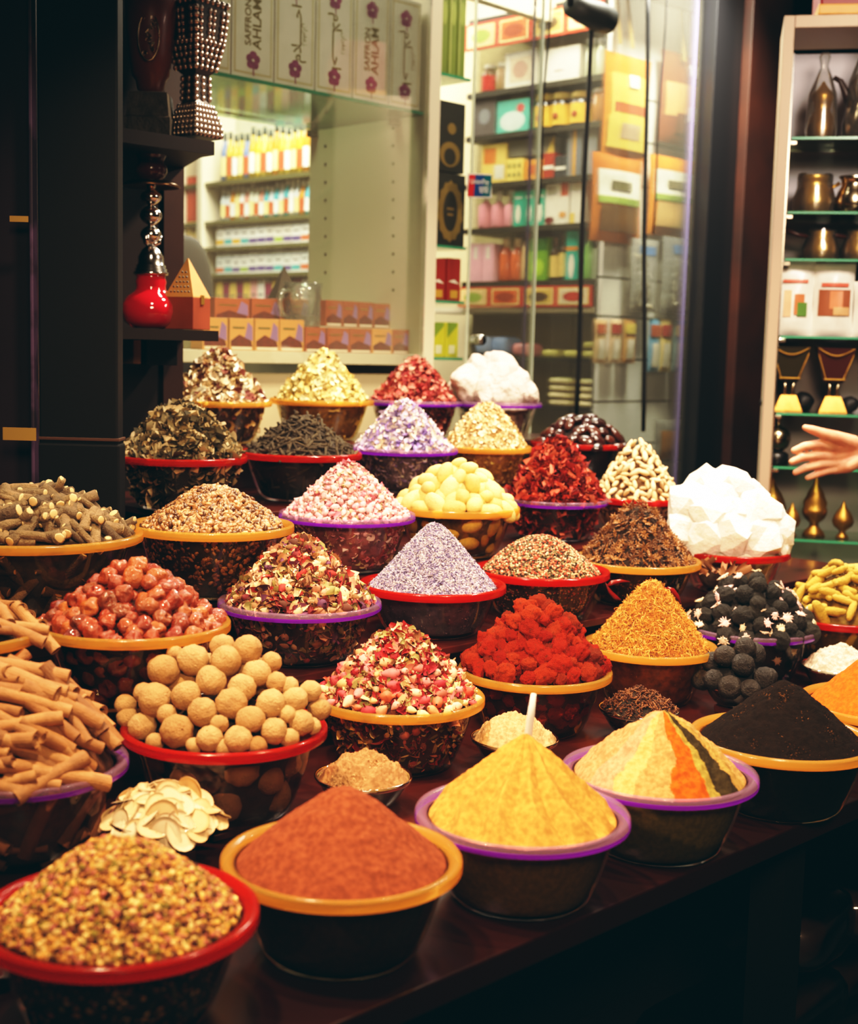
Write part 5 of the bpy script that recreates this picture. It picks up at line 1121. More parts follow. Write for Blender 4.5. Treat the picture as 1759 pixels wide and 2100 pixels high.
# ------------------------------------------------------------------ narrow glass shelves right of the case
tw = thing('glass_shelf_tower', 'narrow column of small glass shelves between the case and the glass door', 'shelf', (0, 0, 0))
BT = BW + .10
ta0, ta1 = aR + .06, ab(PB(957, 400, BT))[0]
zT = [PB(910, y, BT)[2] for y in (150, 503, 616, 733)]
for z in zT: obj('glass_shelf', Geo().add(ubox(ta0, ta1, BT, BT + .2, z - .009, z), mi=0).add(ubox(ta0, ta1, BT - .005, BT - .0005, z - .009, z), mi=1), [M_shelfglass, M_gedge], tw); obj('bracket', ubox(ta0 - .008, ta0 - .001, BT - .02, BT + .01, z - .045, z - .012), M_black, tw)
obj('back_panel', ubox(ta0, ta1, BT + .21, BT + .225, .9, 3.2), C(216, 204, 160), tw)
def tbox(name, label, x0, x1, yb, yt, z, mt, plates=(), group=None):
    p0, p1 = PB(x0, yb, BT + .01), PB(x1, yb, BT + .01); w = float(np.linalg.norm((p1 - p0)[:2])) - .002; h = PB((x0 + x1) / 2, yt, BT + .01)[2] - z
    o = obj(name, box(w, .1, h, (0, 0, h / 2), .001), mt, loc=UV((ab(p0)[0] + ab(p1)[0]) / 2, BT + .062, z + .0008), rot=(0, 0, R45)); tag(o, label, 'box', group)
    for k, (nm, pts, m_) in enumerate(plates): plate(o, nm, w, .1, h, pts, m_, 1 + .4 * k)
    return o
for i in range(3): tbox('green_carton', 'tall green carton on the top glass shelf, ' + ORD[i] + ' from left', 901 + i * 18, 918 + i * 18, 138, -60, zT[0], C(110, 124, 50), [('stripe', rect(.15, .02, .3, .98), C(176, 180, 110)), ('print', ell(.55, .6, .3, .12), C(150, 160, 80))])
M_bgold = C(120, 100, 50); M_bk = C(38, 38, 30)
zmid = PB(922, 354, BT + .01)[2]
for i, (z, yb, yt, lb) in enumerate(((zT[1], 503, 356, 'lower black carton with gold arabesques in the narrow glass column'), (zmid + .001, 354, 208, 'upper black carton with gold arabesques in the narrow glass column'))):
    pls = [('gold_arabesque', [(.5 + (.40 + .05 * (k % 2)) * math.cos(2 * PI * k / 28), .48 + (.40 + .03 * (k % 2)) * math.sin(2 * PI * k / 28)) for k in range(28)], M_bgold), ('dark_medallion', ell(.5, .48, .24, .28, 20), M_bk)]
    if i: pls = [('gold_mark', ell(.55, .62, .15, .08), M_bgold), ('gold_mark', ell(.5, .25, .35, .18), M_bgold), ('dark_mark', ell(.5, .22, .2, .12), M_bk)]
    else: pls += [('gold_lettering', rect(.38, .5, .62, .53), M_bgold), ('gold_lettering', rect(.40, .42, .60, .45), M_bgold)]
    tbox('arabesque_carton', lb, 891, 952, yb, yt, z, M_bk, pls)
for i in range(2): tbox('red_carton', 'red carton on the third glass shelf, ' + ['next to the post', 'next to the glass door'][i], 886 + i * 31, 913 + i * 31, 613, 530, zT[2], C(150, 40, 30), [('white_curve', [(.05, .45), (.5, .5), (.9, .4), (.5, .42)], W_), ('gold_print', rect(.2, .06, .8, .25), C(200, 150, 60))])
for i in range(2): tbox('lime_carton', 'yellow-green carton on the bottom glass shelf, ' + ['next to the post', 'next to the glass door'][i], 886 + i * 27, 912 + i * 27, 730, 662, zT[3], C(196, 196, 50), [('print', [(.1, .55), (.9, .9), (.9, 1), (.1, 1)], C(120, 150, 50)), ('pale_label', rect(.25, .1, .75, .35), C(220, 220, 180))])
# ------------------------------------------------------------------ glass door, panes and cables
gd = thing('shop_door', 'frameless glass door with round brushed knob and card sticker', 'door', UV(ab(PB(962, 500, BW))[0], BW, .9), R45)
gd['kind'] = 'thing'
da0 = ab(PB(962, 500, BW))[0]; dwid = ab(PB(1098, 500, BW))[0] - da0
M_ge2 = mat('bright_glass_edge', L(206, 214, 190), .3)
obj('glass_pane', box(dwid, .008, 2.3, (dwid / 2, 0, 1.15)), M_gl, gd)
for x in (0, dwid): obj('glass_edge', box(.004, .010, 2.3, (x, 0, 1.15)), M_ge2, gd)
kp = PB(975, 697, BW - .03); kz = kp[2] - .9; kx = ab(kp)[0] - da0
obj('knob', rt_(lathe([(.001, 0), (.016, 0), (.017, .004), (.013, .012), (.018, .022), (.018, .045), (.015, .05), (.001, .05)], 24), PI / 2, 0, 0), M_chrome, gd, True, loc=(kx + .012, -.0045, kz));
st_ = PB(983, 381, BW - .006); sx, sz = ab(st_)[0] - da0, st_[2] - .9; sw = .118
stk = obj('card_sticker', box(sw, .001, .078, (0, 0, 0)), C(232, 226, 214), gd, loc=(sx, -.0052, sz), rot=(0, -.08, 0))
for nm, u0, u1, cc in (('red_panel', .03, .36, (206, 40, 40)), ('blue_panel', .28, .72, (20, 70, 130)), ('teal_panel', .64, .97, (0, 96, 110))):
    V = [((u - .5) * sw + (.006 if v > 0 else -.004), -.0011 - .0002 * (nm != 'red_panel') - .0002 * (nm == 'teal_panel'), v * .035) for u, v in ((u0, -1), (u1, -1), (u1, 1), (u0, 1))]
    obj(nm, S(V, [(0, 1, 2, 3)]), C(*cc), stk)
text('UnionPay', .0235, W_, stk, 'lettering', (0, -.0018, .013), (PI / 2, 0, 0)); text('\u94f6\u8054', .024, W_, stk, 'lettering', (.020, -.0018, -.015), (PI / 2, 0, 0))
p2 = thing('glass_screen', 'clear fixed glass panel in front of the hanging bags', 'glass panel', UV(ab(PB(1100, 500, BW))[0], BW + .012, .9), R45)
w2 = ab(PB(1446, 500, BW))[0] - ab(PB(1100, 500, BW))[0]
obj('glass_pane', box(w2, .008, 2.3, (w2 / 2, 0, 1.15)), M_gl, p2)
for x, y in ((1086, 500), (1420, 300)): q = ab(PB(x, y, BW + .012))[0] - ab(PB(1100, 500, BW + .012))[0]; obj('glass_edge', box(.005, .011, 2.3, (q, 0, 1.15)), mat('violet_glass_edge', L(110, 100, 140), .3), p2)
for (xa, ya, xb, yb, r, lb) in ((1130, -40, 1104, 420, .0035, 'thin black cable hanging closest to the honey jars'), (1214, -40, 1181, 850, .0085, 'thick black cable hanging in front of the glass, nearer the door knob'), (1328, -40, 1318, 885, .0085, 'thick black cable hanging in front of the orange bags'), (1368, -40, 1338, 480, .0035, 'thin black cable between the two upper orange bags')):
    A, B_ = PB(xa, ya, BW - .05), PB(xb, yb, BW - .05); pts = [A + (B_ - A) * t + np.array((.003 * math.sin(9 * t), 0, 0)) for t in np.linspace(0, 1, 14)]
    tag(obj('hanging_cable', tube(pts, r, 8), M_cord, None, True), lb, 'cable')
# slatted wall with hanging goods
BS = bR - .035
sa0, sa1 = IT - .02 + .05, ab(PB(1470, 500, BS))[0]
sw_ = thing('slat_wall', 'white slatted display wall with dark grooves and hanging bags', 'display wall')
ys = [225, 310, 398, 503, 583, 658, 740, 822, 905]
zz = [3.3] + [PB(1410, y, BS)[2] for y in ys] + [.6]
M_sl2 = mat('white_slat', L(226, 220, 208), .5, nz=(1.5, .92, .4, .7))
for i in range(len(zz) - 1): obj('slat', ubox(sa0 - .05, sa1 + .15, BS, BS + .02, zz[i + 1] + .004, zz[i] - .004), M_sl2, sw_)
obj('groove_back', ubox(sa0 - .05, sa1 + .15, BS + .021, BS + .03, .6, 3.3), M_black, sw_)
for y in ys[2:]: p = PB(1400, y, BS - .05); obj('hook', tube([p, p + VS * .055], .003, 6), M_chrome, sw_)
def hbag(name, label, x0, x1, yb, yt, b, mt, plates=(), d=.05, seed=1, group=None, cat='bag'):
    p0, p1 = PB(x0, yb, b), PB(x1, yb, b); w = float(np.linalg.norm((p1 - p0)[:2])); pm = (p0 + p1) / 2; h = PB((x0 + x1) / 2, yt, b)[2] - pm[2]
    return bag(name, label, cat, pm, w, h, R45, mt, d, plates, group, seed)
BG = BS - .035
OR, YE, BRN = C(222, 130, 40, .3), C(240, 200, 90, .3), C(120, 60, 30, .3)
hbag('spice_bag', 'hanging orange and yellow snack bag, largest one at the top', 1232, 1328, 322, 112, BG, OR, [('yellow_panel', .1, .35, .9, .8, YE), ('printed_food', .15, .42, .9, .52, C(190, 90, 50, .3)), ('yellow_base', .06, .07, .94, .38, YE), ('nut_picture', .3, .17, .72, .32, C(190, 160, 130, .3)), ('round_emblem', .42, .68, .64, .8, W_)])
hbag('spice_bag', 'hanging brown and orange bag at the top beside the black door edge', 1348, 1456, 300, 112, BG, BRN, [('tan_panel', .06, .3, .94, .66, C(214, 150, 90, .3)), ('food_picture', .25, .12, .9, .34, C(110, 60, 30, .3)), ('white_food', .45, .26, .8, .42, W_), ('round_emblem', .44, .76, .62, .88, W_)], seed=4)
for i, (x0, x1, yt, yb, lb) in enumerate(((1208, 1312, 318, 498, 'hanging orange bag with white window, nearer the honey jars'), (1325, 1420, 322, 486, 'hanging orange bag with white window, beside the black door edge'))):
    hbag('spice_bag', lb, x0, x1, yb, yt, BG + (.0 if i == 0 else .0), OR if i else C(200, 110, 46, .3), [('white_window', .08, .5, .92, .82, W_), ('green_strip', .08, .44, .92, .52, C(150, 170, 80)), ('food_picture', .12, .12, .88, .42, C(*((110, 76, 44) if i == 0 else (220, 176, 110)), .3)), ('printed_nut', .3, .6, .7, .7, C(110, 100, 70))], seed=7 + i)
M_cb = clear('clear_bag', (.84, .82, .78), .6, .15, .04, milk=.22, milkc=(.92, .88, .8))
for i, (x0, x1, yt, yb, lb) in enumerate(((1290, 1345, 490, 640, 'clear bag of pale pieces nearer the cable'), (1352, 1438, 488, 645, 'larger clear bag of pale pieces beside the door edge'), (1338, 1424, 860, 948, 'clear bag with brown card hanging lowest'))):
    o = hbag('clear_bag', lb, x0, x1, yb, yt, BG - .012, M_cb, [('blue_print', .2, .78, .8, .9, C(80, 110, 150))] if i < 2 else [('brown_card', .1, .1, .9, .75, C(170, 120, 70))], seed=i)
    g = Geo(); q = o.location; w_ = (x1 - x0) * .0019
    if i < 2:
        P_ = np.stack([rng.uniform(-.36, .36, 110) * w_, rng.uniform(-.008, .008, 110), rng.uniform(.02, .22, 110)], 1); g.many(PEP, frames(rng.normal(size=(110, 3))) * .011, P_, pal([(236, 224, 196), (214, 196, 160), (246, 240, 224)], 110, .1)); fo = obj('bag_filling', g, M_gloss, o, True, True); fo['kind'] = 'stuff'
for i in range(6):
    x0 = (1216, 1246, 1275, 1326, 1348, 1376)[i]; cc = ((220, 180, 130), (226, 190, 150), (206, 150, 90), (110, 160, 190), (230, 200, 130), (150, 180, 180))[i]
    hbag('blister_card', 'hanging card pack in the lower row, ' + ORD[i] + ' from the honey jar side', x0, x0 + 26, 745 + (i > 2) * 18, 655, BG, C(*cc), [('clear_blister', .25, .1, .75, .55, C(240, 226, 200, .2)), ('printed_top', .1, .68, .9, .9, C(*[(180, 90, 60), (160, 60, 50), (220, 190, 90)][i % 3]))], d=.02, seed=i, cat='card pack')
# lamp and straps near the top of the panel
q0, q1 = PB(1170, 12, BW - .10), PB(1240, 40, BW - .10); dr = (q1 - q0)
lamp = thing('spotlight', 'dark grey cylindrical spotlight above the glass panel', 'lamp', q0)
obj('lamp_body', tube([(0, 0, .0), dr * .35, dr * .75, dr * 1.1], [.035, .042, .050, .046], 20), mat('dark_lamp_metal', L(52, 54, 50), .55, metal=.3), lamp, True)
obj('lamp_face', tube([dr * 1.09, dr * 1.12], [.040, .036], 20), M_black, lamp, True); obj('lamp_arm', tube([(0, 0, 0), (-.01, .02, .25)], .012, 8), M_black, lamp, True)
for i, (xa, xb, y) in enumerate(((1266, 1272, 90), (1284, 1298, 100), (1395, 1404, 125), (1412, 1420, 120))):
    A, B_ = PB(xa, -30, BW + .1), PB(xb, y, BW + .1); d_ = B_ - A
    rings = [[A + d_ * t + US * s_ * .011 + VS * v_ * .001 for s_, v_ in ((-1, 0), (1, 0), (1, 1), (-1, 1))] for t in np.linspace(0, 1, 6)]
    tag(obj('tan_strap', prism_loft([[tuple(p) for p in r] for r in rings]), C(176, 140, 80)), 'tan strap hanging above the orange bags, ' + ORD[i] + ' from the lamp', 'strap')
struct('trim_7', ubox(ab(PB(1255, 0, BW + .02))[0], 5.3, BW + .02, BW + .06, PB(1460, 30, BW)[2], 3.35), M_black)
struct('trim_8', (lambda P_: prism_loft([[tuple(p - VS * .002) for p in P_], [tuple(p + VS * .05) for p in P_]]))([PB(900, -30, BW + .45), PB(1190, 64, BW + .45), PB(1262, 30, BW + .45), PB(1262, -60, BW + .45)]), M_white)
# dark door edge and brown post
dp = ab(PB(1448, 500, BW - .06))[0]; dq = ab(PB(1502, 500, BW - .06))[0]; dr2 = ab(PB(1600, 500, BW - .10))[0]
struct('trim_9', ubox(dp, dq, BW - .06, BW + .02, 0, 3.35, .004), mat('black_door_edge', L(22, 22, 24), .3))
struct('trim_10', ubox(dq + .002, dr2, BW - .10, BW + .04, 0, 3.35, .004), M_post)
struct('wall_partition', ubox(dq, 6.2, BW + .06, BW + .10, 0, 3.38), M_dark)

# ------------------------------------------------------------------ right cabinet
ang = math.radians(-12); CX = np.array((math.cos(ang), math.sin(ang), 0)); CY = np.array((-math.sin(ang), math.cos(ang), 0))
c0 = PD(1583, 500, 4.05); c0[2] = 0
def PC(x, y, dep=0.0):
    o = c0 + CY * dep; r = ray(x, y); t = ((o - CAM) @ CY) / (r @ CY); return CAM + r * t
def cl(p): d = p - c0; return float(d @ CX), float(d @ CY), float(p[2])
zC = [cl(PC(1690, y, .02))[2] for y in (281, 434, 531, 690, 849, 960, 1108)]
ztop = cl(PC(1690, 30))[2]; cw_ = .80; cdp = .30
cab = thing('display_cabinet', 'beige-framed glass-shelved cabinet of brass pots and incense burners', 'cabinet', c0, ang)
M_fr = mat('beige_frame', L(176, 152, 128), .5); M_in = mat('grey_cabinet_back', L(186, 182, 190), .6, nz=(1.5, .9, .4, .7))
fwid = .030
obj('side_panel', box(fwid, cdp, ztop - .5, (fwid / 2, cdp / 2, .5 + (ztop - .5) / 2), .002), M_fr, cab); obj('side_panel', box(fwid, cdp, ztop - .5, (cw_, cdp / 2, .5 + (ztop - .5) / 2), .002), M_fr, cab)
obj('top_panel', box(cw_ - fwid * 1.5 - .002, cdp, .034, (cw_ / 2 + fwid / 4, cdp / 2, ztop - .017), .002), M_fr, cab)
obj('back_panel', box(cw_ - fwid, .01, ztop - .55, (cw_ / 2 + .008, cdp - .006, .5 + (ztop - .55) / 2)), M_in, cab)
obj('mirror_strip', box(.004, .05, ztop - .6, (fwid + .003, .05, .5 + (ztop - .6) / 2)), M_chrome, cab)
obj('bottom_panel', box(cw_ - fwid * 2, cdp - .02, .03, (cw_ / 2 + .008, cdp / 2, .52)), M_fr, cab)
for z in zC:
    obj('glass_shelf', Geo().add(box(cw_ - fwid * 2 - .004, cdp - .05, .007, (cw_ / 2 + fwid / 4, .02 + (cdp - .05) / 2, z - .0035)), mi=0).add(box(cw_ - fwid * 2 - .004, .005, .007, (cw_ / 2 + fwid / 4, .0165, z - .0035)), mi=1), [M_shelfglass, M_gedge], cab)
    obj('shelf_clip', box(.02, .02, .012, (fwid + .016, .04, z - .0140), .002), M_chrome, cab)
def place_c(x, dep, z): p = PC(x, 600, dep); lx = cl(p)[0]; return c0 + CX * lx + CY * dep + np.array((0, 0, z + .0006))
def kC(x, dep): return proj(place_c(x, dep, 1.6))[2] / F
M_wrapc = clear('crinkled_clear_wrap', (.86, .85, .83), .9, .18, .05, milk=.03)
def metal_pot(name, label, cat, x, zi, prof, mt, dep=.13, parts=(), rz=0, n=32):
    k = kC(x, dep); t = thing(name, label, cat, place_c(x, dep, zC[zi]), ang + rz)
    obj('pot_body', lathe([(max(r * k, .0005), h * k) for r, h in prof], n), mt, t, True)
    for nm, sh, m_ in parts:
        if 'wrap' in nm: sh[0][:, 2] = np.maximum(sh[0][:, 2], .6)
        obj(nm, sc(sh, k, k, k), m_, t, True)
    return t
dal = [(1, 0), (24, 0), (27, 6), (29, 25), (24, 48), (16, 62), (18, 76), (22, 88), (20, 96), (14, 102), (6, 112), (3, 118), (1, 120)]
wr = nzd(lathe([(30, 1), (33, 25), (30, 60), (27, 95), (16, 125), (7, 148), (11, 168), (6, 176)], 20), .09, 2.5, 3, False)
metal_pot('brass_coffee_pot', 'tall brass pot in clear wrap on the top glass shelf', 'pot', 1664, 0, dal, M_obrass, parts=[('plastic_wrap', wr, M_wrapc)])
dal2 = [(1, 0), (30, 0), (36, 8), (38, 34), (28, 62), (20, 84), (25, 104), (28, 118), (20, 130), (10, 142), (3, 156), (1, 158)]
metal_pot('silver_coffee_pot', 'silver-bright coffee pot with dark curved spout in clear wrap on top shelf', 'pot', 1748, 0, dal2, M_silver, parts=[('spout', tube([(-24, 0, 70), (-36, 0, 96), (-48, 0, 120), (-62, 0, 128)], [9, 8, 6, 5], 10), mat('dark_handle', L(40, 24, 18), .4)), ('plastic_wrap', nzd(lathe([(40, 1), (43, 34), (36, 75), (33, 120), (20, 155), (8, 185), (14, 205)], 20), .09, 3, 8, False), M_wrapc)])
pt1 = [(1, 0), (26, 0), (35, 8), (38, 26), (32, 46), (25, 58), (26, 68), (32, 76), (30, 77), (22, 66), (1, 60)]
wr2 = nzd(lathe([(41, 1), (43, 28), (36, 55), (34, 80), (20, 84)], 20), .09, 2.5, 3, False)
metal_pot('brass_jug', 'squat brass jug in clear wrap on the second glass shelf', 'pot', 1658, 1, pt1, M_brass, parts=[('plastic_wrap', wr2, M_wrapc)])
metal_pot('brass_jug', 'darker squat brass jug on the second shelf, cut by the frame edge', 'pot', 1738, 1, pt1, M_silver, parts=[('handle', tube([(-28, 0, 64), (-44, 0, 54), (-44, 0, 28), (-36, 0, 16)], 4, 8), M_obrass)])
cz = [(1, 0), (24, 0), (32, 7), (34, 22), (28, 40), (23, 50), (27, 59), (25, 60), (21, 52), (1, 45)]
M_hdl = mat('dark_wood_handle', L(56, 26, 18), .4)
for x, lb in ((1678, 'small brass cezve with black handle on the third shelf'), (1756, 'small brass cezve cut by the frame edge on the third shelf')):
    metal_pot('brass_cezve', lb, 'pot', x, 2, cz, M_brass, parts=[('handle', tube([(-24, -4, 48), (-48, -8, 52), (-72, -10, 62)], [4, 5, 6], 10), M_hdl), ('plastic_wrap', nzd(lathe([(37, 1), (38, 24), (30, 45), (28, 63)], 18), .1, 2.0, 6, False), M_wrapc)])
M_pouch = C(242, 236, 224, .3)
for i, (x0, x1, yt) in enumerate(((1586, 1668, 535), (1668, 1750, 540), (1752, 1834, 575))):
    x = (x0 + x1) / 2; k = kC(x, .08); p = place_c(x, .08, zC[3])
    pl_ = [[('food_picture', .25, .25, .45, .6, C(236, 190, 150)), ('food_picture', .52, .28, .78, .55, C(206, 120, 80)), ('green_leaf', .6, .26, .85, .44, C(90, 130, 60)), ('red_lettering', .22, .70, .85, .74, C(226, 110, 90))], [('brown_picture', .12, .28, .92, .64, C(150, 84, 56)), ('printed_cup', .4, .38, .72, .62, C(216, 130, 90)), ('printed_ginger', .5, .29, .9, .4, C(216, 170, 120)), ('red_lettering', .18, .68, .86, .73, C(220, 100, 80))], [('red_picture', .3, .3, .9, .6, C(190, 60, 60))]][i]
    bag('spice_pouch', ['white pouch printed with ginger and a green leaf', 'white pouch printed with a brown tea cup', 'white pouch cut by the frame edge'][i] + ' on the fourth glass shelf', 'pouch', p, (x1 - x0) * k, (688 - yt) * k, ang, M_pouch, .06, pl_, None, 3 + i)
def goblet_c(x, lb, mA, dep=.1):
    k = kC(x, dep); t = thing('incense_goblet', lb, 'incense burner', place_c(x, dep, zC[4]), ang)
    sq = lambda r, z, c_=0: [(sx * r * k, sy * r * k, z * k) for sx, sy in ((-1, -1), (1, -1), (1, 1), (-1, 1))]
    obj('goblet_foot', prism_loft([sq(28, 0), sq(27, 4), sq(15, 34)]), M_obrass, t)
    obj('goblet_stem', join(*[sc(tube([(sx, sy, 34.5), (sx * .8, sy * .8, 48), (sx, sy, 61)], [4.5, 3, 4.5], 8), k, k, k) for sx in (-9, 9) for sy in (-9, 9)]), M_silver, t, True)
    V = [sq(15, 61.5), sq(20, 66), sq(34, 118)]; top = [(x_ * k, y_ * k, (133 if abs(x_) > 20 else 122) * k) for x_, y_ in ((-38, -38), (38, -38), (38, 38), (-38, 38))]
    V.append(top); gc_ = obj('goblet_cup', prism_loft(V), mA, t)
    g = Geo(); bead = sphere(6, 4)
    for f in range(24):
        s_ = f / 23
        for pts in ((-17 - 17 * s_, -20.5 - 14.5 * s_, 68 + 50 * s_), (17 + 17 * s_, -20.5 - 14.5 * s_, 68 + 50 * s_), (-20 + 40 * s_, -21.5, 69), (-34 + 68 * s_, -38.5, 131 - 14 * math.sin(PI * s_))):
            g.add(bead, M=np.eye(3) * 1.9 * k, pos=np.array(pts) * k)
    o = obj('gold_bead', g, M_brass, gc_, True); o['kind'] = 'stuff'
goblet_c(1628, 'dark green beaded incense goblet on brass foot in the cabinet', mat('dark_green_enamel', L(40, 38, 20), .3))
goblet_c(1720, 'dark red beaded incense goblet on brass foot in the cabinet', mat('dark_red_enamel', L(60, 22, 20), .3))
for i, (x, s_) in enumerate(((1590, 17), (1660, 22), (1756, 20))):
    k = kC(x, .2); o = obj('charcoal_bundle', nzd(sc(ico(3), s_ * k, s_ * k * .8, s_ * k * .9), 40, .006, i, False), mat('black_charcoal', L(20, 18, 20), .5), None, True, loc=place_c(x, .2, zC[4] + s_ * k * .82)); tag(o, 'black rounded bundle behind the ' + ['green goblet, outer side', 'green goblet, inner side', 'red goblet'][i], 'bundle')
metal_pot('silver_ball_burner', 'round silver ball burner with finial on a black base', 'incense burner', 1611, 5, [(1, 28), (12, 29), (22, 38), (27, 52), (25, 66), (16, 76), (6, 80), (4, 88), (8, 94), (5, 101), (2, 106), (1, 107)], M_silver, dep=.08, parts=[('black_base', lathe([(1, 0), (24, 0), (24, 22), (15, 27.5), (1, 27.5)], 24), M_black)])
ob = [(1, 0), (16, 0), (14, 6), (7, 14), (8, 20), (22, 32), (26, 44), (24, 52), (22, 58), (16, 70), (8, 80), (3, 92), (1, 98)]
metal_pot('brass_censer', 'round dark brass censer with pointed lid, nearest the cabinet frame', 'incense burner', 1606, 6, [(r * 1.15, h * 1.22) for r, h in ob], M_obrass, dep=.12)
metal_pot('brass_censer', 'smallest brass censer on the bottom glass shelf', 'incense burner', 1650, 6, [(r * .68, h * .72) for r, h in ob], M_obrass, dep=.08)
metal_pot('brass_censer', 'tall tiered brass censer on the bottom glass shelf', 'incense burner', 1697, 6, [(1, 0), (24, 0), (20, 10), (10, 20), (9, 28), (20, 38), (25, 48), (25, 58), (23, 60), (24, 72), (18, 84), (17, 90), (12, 100), (6, 108), (5, 116), (2, 122), (1, 126)], M_obrass, dep=.1)
metal_pot('brass_censer', 'brass censer cut by the frame edge on the bottom glass shelf', 'incense burner', 1757, 6, [(r * .85, h * .8) for r, h in ob], M_obrass, dep=.09)
# red embroidered cushion on top of the cabinet
k = kC(1720, .1); rb = thing('red_box', 'dark red box with gold trim on top of the cabinet', 'box', c0 + CX * .30 + CY * .12 + np.array((0, 0, ztop + .001)), ang + .05)
obj('box_body', box(.42, .2, .22, (0, 0, .11), .01), C(120, 20, 28), rb); obj('gold_trim', box(.424, .204, .03, (0, 0, .017), .004), C(200, 140, 60), rb)
obj('gold_trim', tube([(-.15, -.103, .05), (0, -.103, .07), (.2, -.103, .16)], .005, 6), C(210, 150, 70), rb)

# ------------------------------------------------------------------ person's hand reaching in
HD = 3.45
def HP(x, y, d=0.0): return PD(x, y, HD + d)
org = HP(1700, 930)
def caps(g, pts, rad):
    q = [Vector(p - org) for p in pts]
    for (a, ra), (b_, rb_) in zip(zip(q, rad), zip(q[1:], rad[1:])):
        n = max(2, int((b_ - a).length / .004))
        for i in range(n + 1): t = i / n; r = ra + (rb_ - ra) * t; g.add(HS, M=np.eye(3) * r, pos=np.array(a.lerp(b_, t)))
HS = ico(2); g = Geo(); mm = 1.0
def finger(pts, rad): caps(g, [HP(*p) for p in pts], [r * 1.17 for r in rad])
finger([(1712, 917, -.01), (1678, 911, -.035), (1650, 915, -.048), (1628, 924, -.045)], [.0125, .0105, .0093, .0075])
finger([(1708, 935, -.005), (1672, 934, -.03), (1644, 938, -.046), (1624, 947, -.045)], [.0125, .0105, .0095, .0075])
finger([(1710, 950, 0), (1680, 953, -.022), (1652, 959, -.036), (1631, 969, -.036)], [.012, .010, .009, .0072])
finger([(1718, 962, .006), (1696, 966, -.008), (1674, 973, -.02), (1656, 980, -.022)], [.0105, .0088, .008, .0065])
finger([(1748, 908, -.012), (1718, 897, -.032), (1684, 888, -.045), (1664, 881, -.05), (1651, 877, -.05)], [.017, .0135, .0112, .0095, .007])
for y0, y1, z0 in ((915, 917, -.01), (926, 935, -.004), (940, 950, 0), (948, 962, .006)): finger([(1775, (y0 + 925) / 2 - 1, .004), (1745, y0 + 1, z0 + .004), (1712, y1, z0)], [.021, .0165, .0125])
finger([(1765, 940, 0), (1738, 955, -.006), (1718, 961, .004)], [.018, .016, .012])
finger([(1765, 922, .004), (1800, 922, .01), (1850, 918, .02), (1990, 905, .05)], [.024, .0255, .031, .042])
hm = obj('person', g, mat('skin', L(226, 160, 128), .5, sss=.15, nz=(30, L(214, 130, 104), .45, .75), bump=(160, .15, .002)), None, True, loc=org)
tag(hm, 'bare hand and forearm reaching in front of the cabinet, palm open, thumb up', 'person')
md = hm.modifiers.new('one_surface', 'REMESH'); md.mode = 'VOXEL'; md.voxel_size = .0028; md.use_smooth_shade = True
m2 = hm.modifiers.new('soften', 'SMOOTH'); m2.factor = .5; m2.iterations = 5
# sleeve further along the arm
s0, s1, s2 = HP(1905, 914, .03), HP(2050, 905, .07), HP(2280, 780, .05); o = obj('sleeve', tube([s0 - org, (s0 + s1) / 2 - org, s1 - org, (s1 + s2) / 2 - org, s2 - org], [.047, .053, .058, .064, .075], 20), mat('dark_sleeve', L(30, 30, 36), .9), hm, True)
M_nail = mat('finger_nail', L(236, 180, 156), .35)

# ------------------------------------------------------------------ light
def area(name, loc, to, size, power, color, spread=PI):
    l = bpy.data.lights.new(name, 'AREA'); l.shape = 'DISK'; l.size = size; l.energy = power; l.color = color; l.spread = spread
    o = bpy.data.objects.new(name, l); col.objects.link(o); o.location = tuple(loc); d = Vector(tuple(to)) - Vector(tuple(loc)); o.rotation_euler = d.to_track_quat('-Z', 'Y').to_euler(); return o
WARM = (1, .65, .37); WARM2 = (1, .77, .54)
area('lamp_front', (-.5, 1.45, 2.5), (.1, 1.65, 1), .12, 19, WARM, 1.5)
area('lamp_front_right', (.45, 1.85, 2.55), (.55, 2.2, 1), .12, 18, WARM, 1.7)
area('lamp_left', UV(1.25, 1.75, 2.55), UV(1.5, 2.0, 1.1), .12, 11, WARM2, 1.5)
area('lamp_back', UV(2.35, 2.35, 2.55), UV(2.35, 2.65, 1.3), .12, 27, WARM2, 2.0)
area('lamp_right', UV(2.85, 1.65, 2.55), UV(2.75, 1.9, 1.1), .12, 26, WARM2, 1.9)
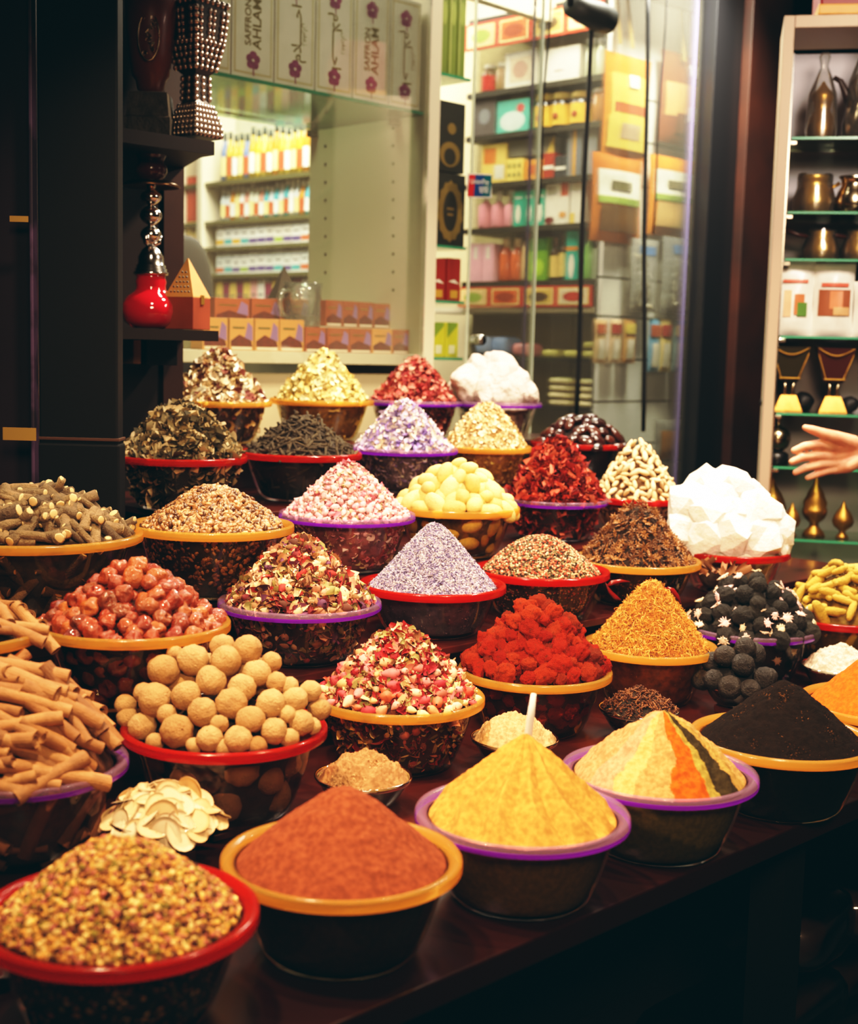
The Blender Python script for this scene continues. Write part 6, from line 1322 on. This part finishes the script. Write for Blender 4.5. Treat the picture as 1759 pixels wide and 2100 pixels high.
area('front_fill', (.35, -.5, 2.6), (.2, 2.6, 1.1), .7, 12, (1, .68, .40), .85)  # added soft fill from the camera side, brightens the bowl walls
SHOP = (1, .93, .77)
area('shop_light', (.55, 5.3, 3.3), (.75, 5.7, 0), 1.0, 170, SHOP)
area('shop_light_far', (-.9, 6.3, 3.3), (-.9, 6.3, 0), 1.2, 120, SHOP)
area('case_light', UV(2.75, BW + .3, 3.25), UV(2.75, BW + .3, 1.5), .4, 17, SHOP)
area('case_front_fill', UV(2.6, BW - .5, 3.3), UV(2.7, BW, 2.3), .3, 9, SHOP)  # added light before the case to brighten the saffron boxes
area('slat_fill', UV(4.45, BW - .28, 3.25), UV(4.6, BS, 1.3), .25, 55, SHOP, 1.5)  # added light, no visible source, brightens the slats and bags
area('cabinet_fill', c0 + CX * .40 - CY * 1.25 + np.array((0, 0, 2.55)), c0 + CX * .45 + CY * .15 + np.array((0, 0, 1.6)), .4, 40, (1, .82, .66))  # added light in front of the cabinet to lift its interior
w = bpy.data.worlds.new('world'); scene.world = w; w.use_nodes = True
w.node_tree.nodes['Background'].inputs[0].default_value = (.25, .5, .6, 1); w.node_tree.nodes['Background'].inputs[1].default_value = .02
# ------------------------------------------------------------------ film response
vs = scene.view_settings; vs.view_transform = 'Standard'; vs.look = 'None'; vs.exposure = 0
vs.use_curve_mapping = True; cm = vs.curve_mapping; cm.clip_max_x = 2.5; cm.extend = 'HORIZONTAL'
for ci, lift in ((0, .0012), (1, .0062), (2, .0075)): cu_ = cm.curves[ci]; cu_.points[0].location = (0, lift); cu_.points[1].location = (2.5, 1.0); cu_.points.new(.06, .041); cu_.points.new(.30, .285); cu_.points.new(.9, .76); cu_.points.new(1.5, .93)
cm.update()
cy_ = scene.cycles; cy_.max_bounces = 8; cy_.diffuse_bounces = 2; cy_.glossy_bounces = 3; cy_.transmission_bounces = 4; cy_.transparent_max_bounces = 14; cy_.caustics_reflective = False; cy_.caustics_refractive = False; cy_.sample_clamp_indirect = 4; cy_.use_denoising = True
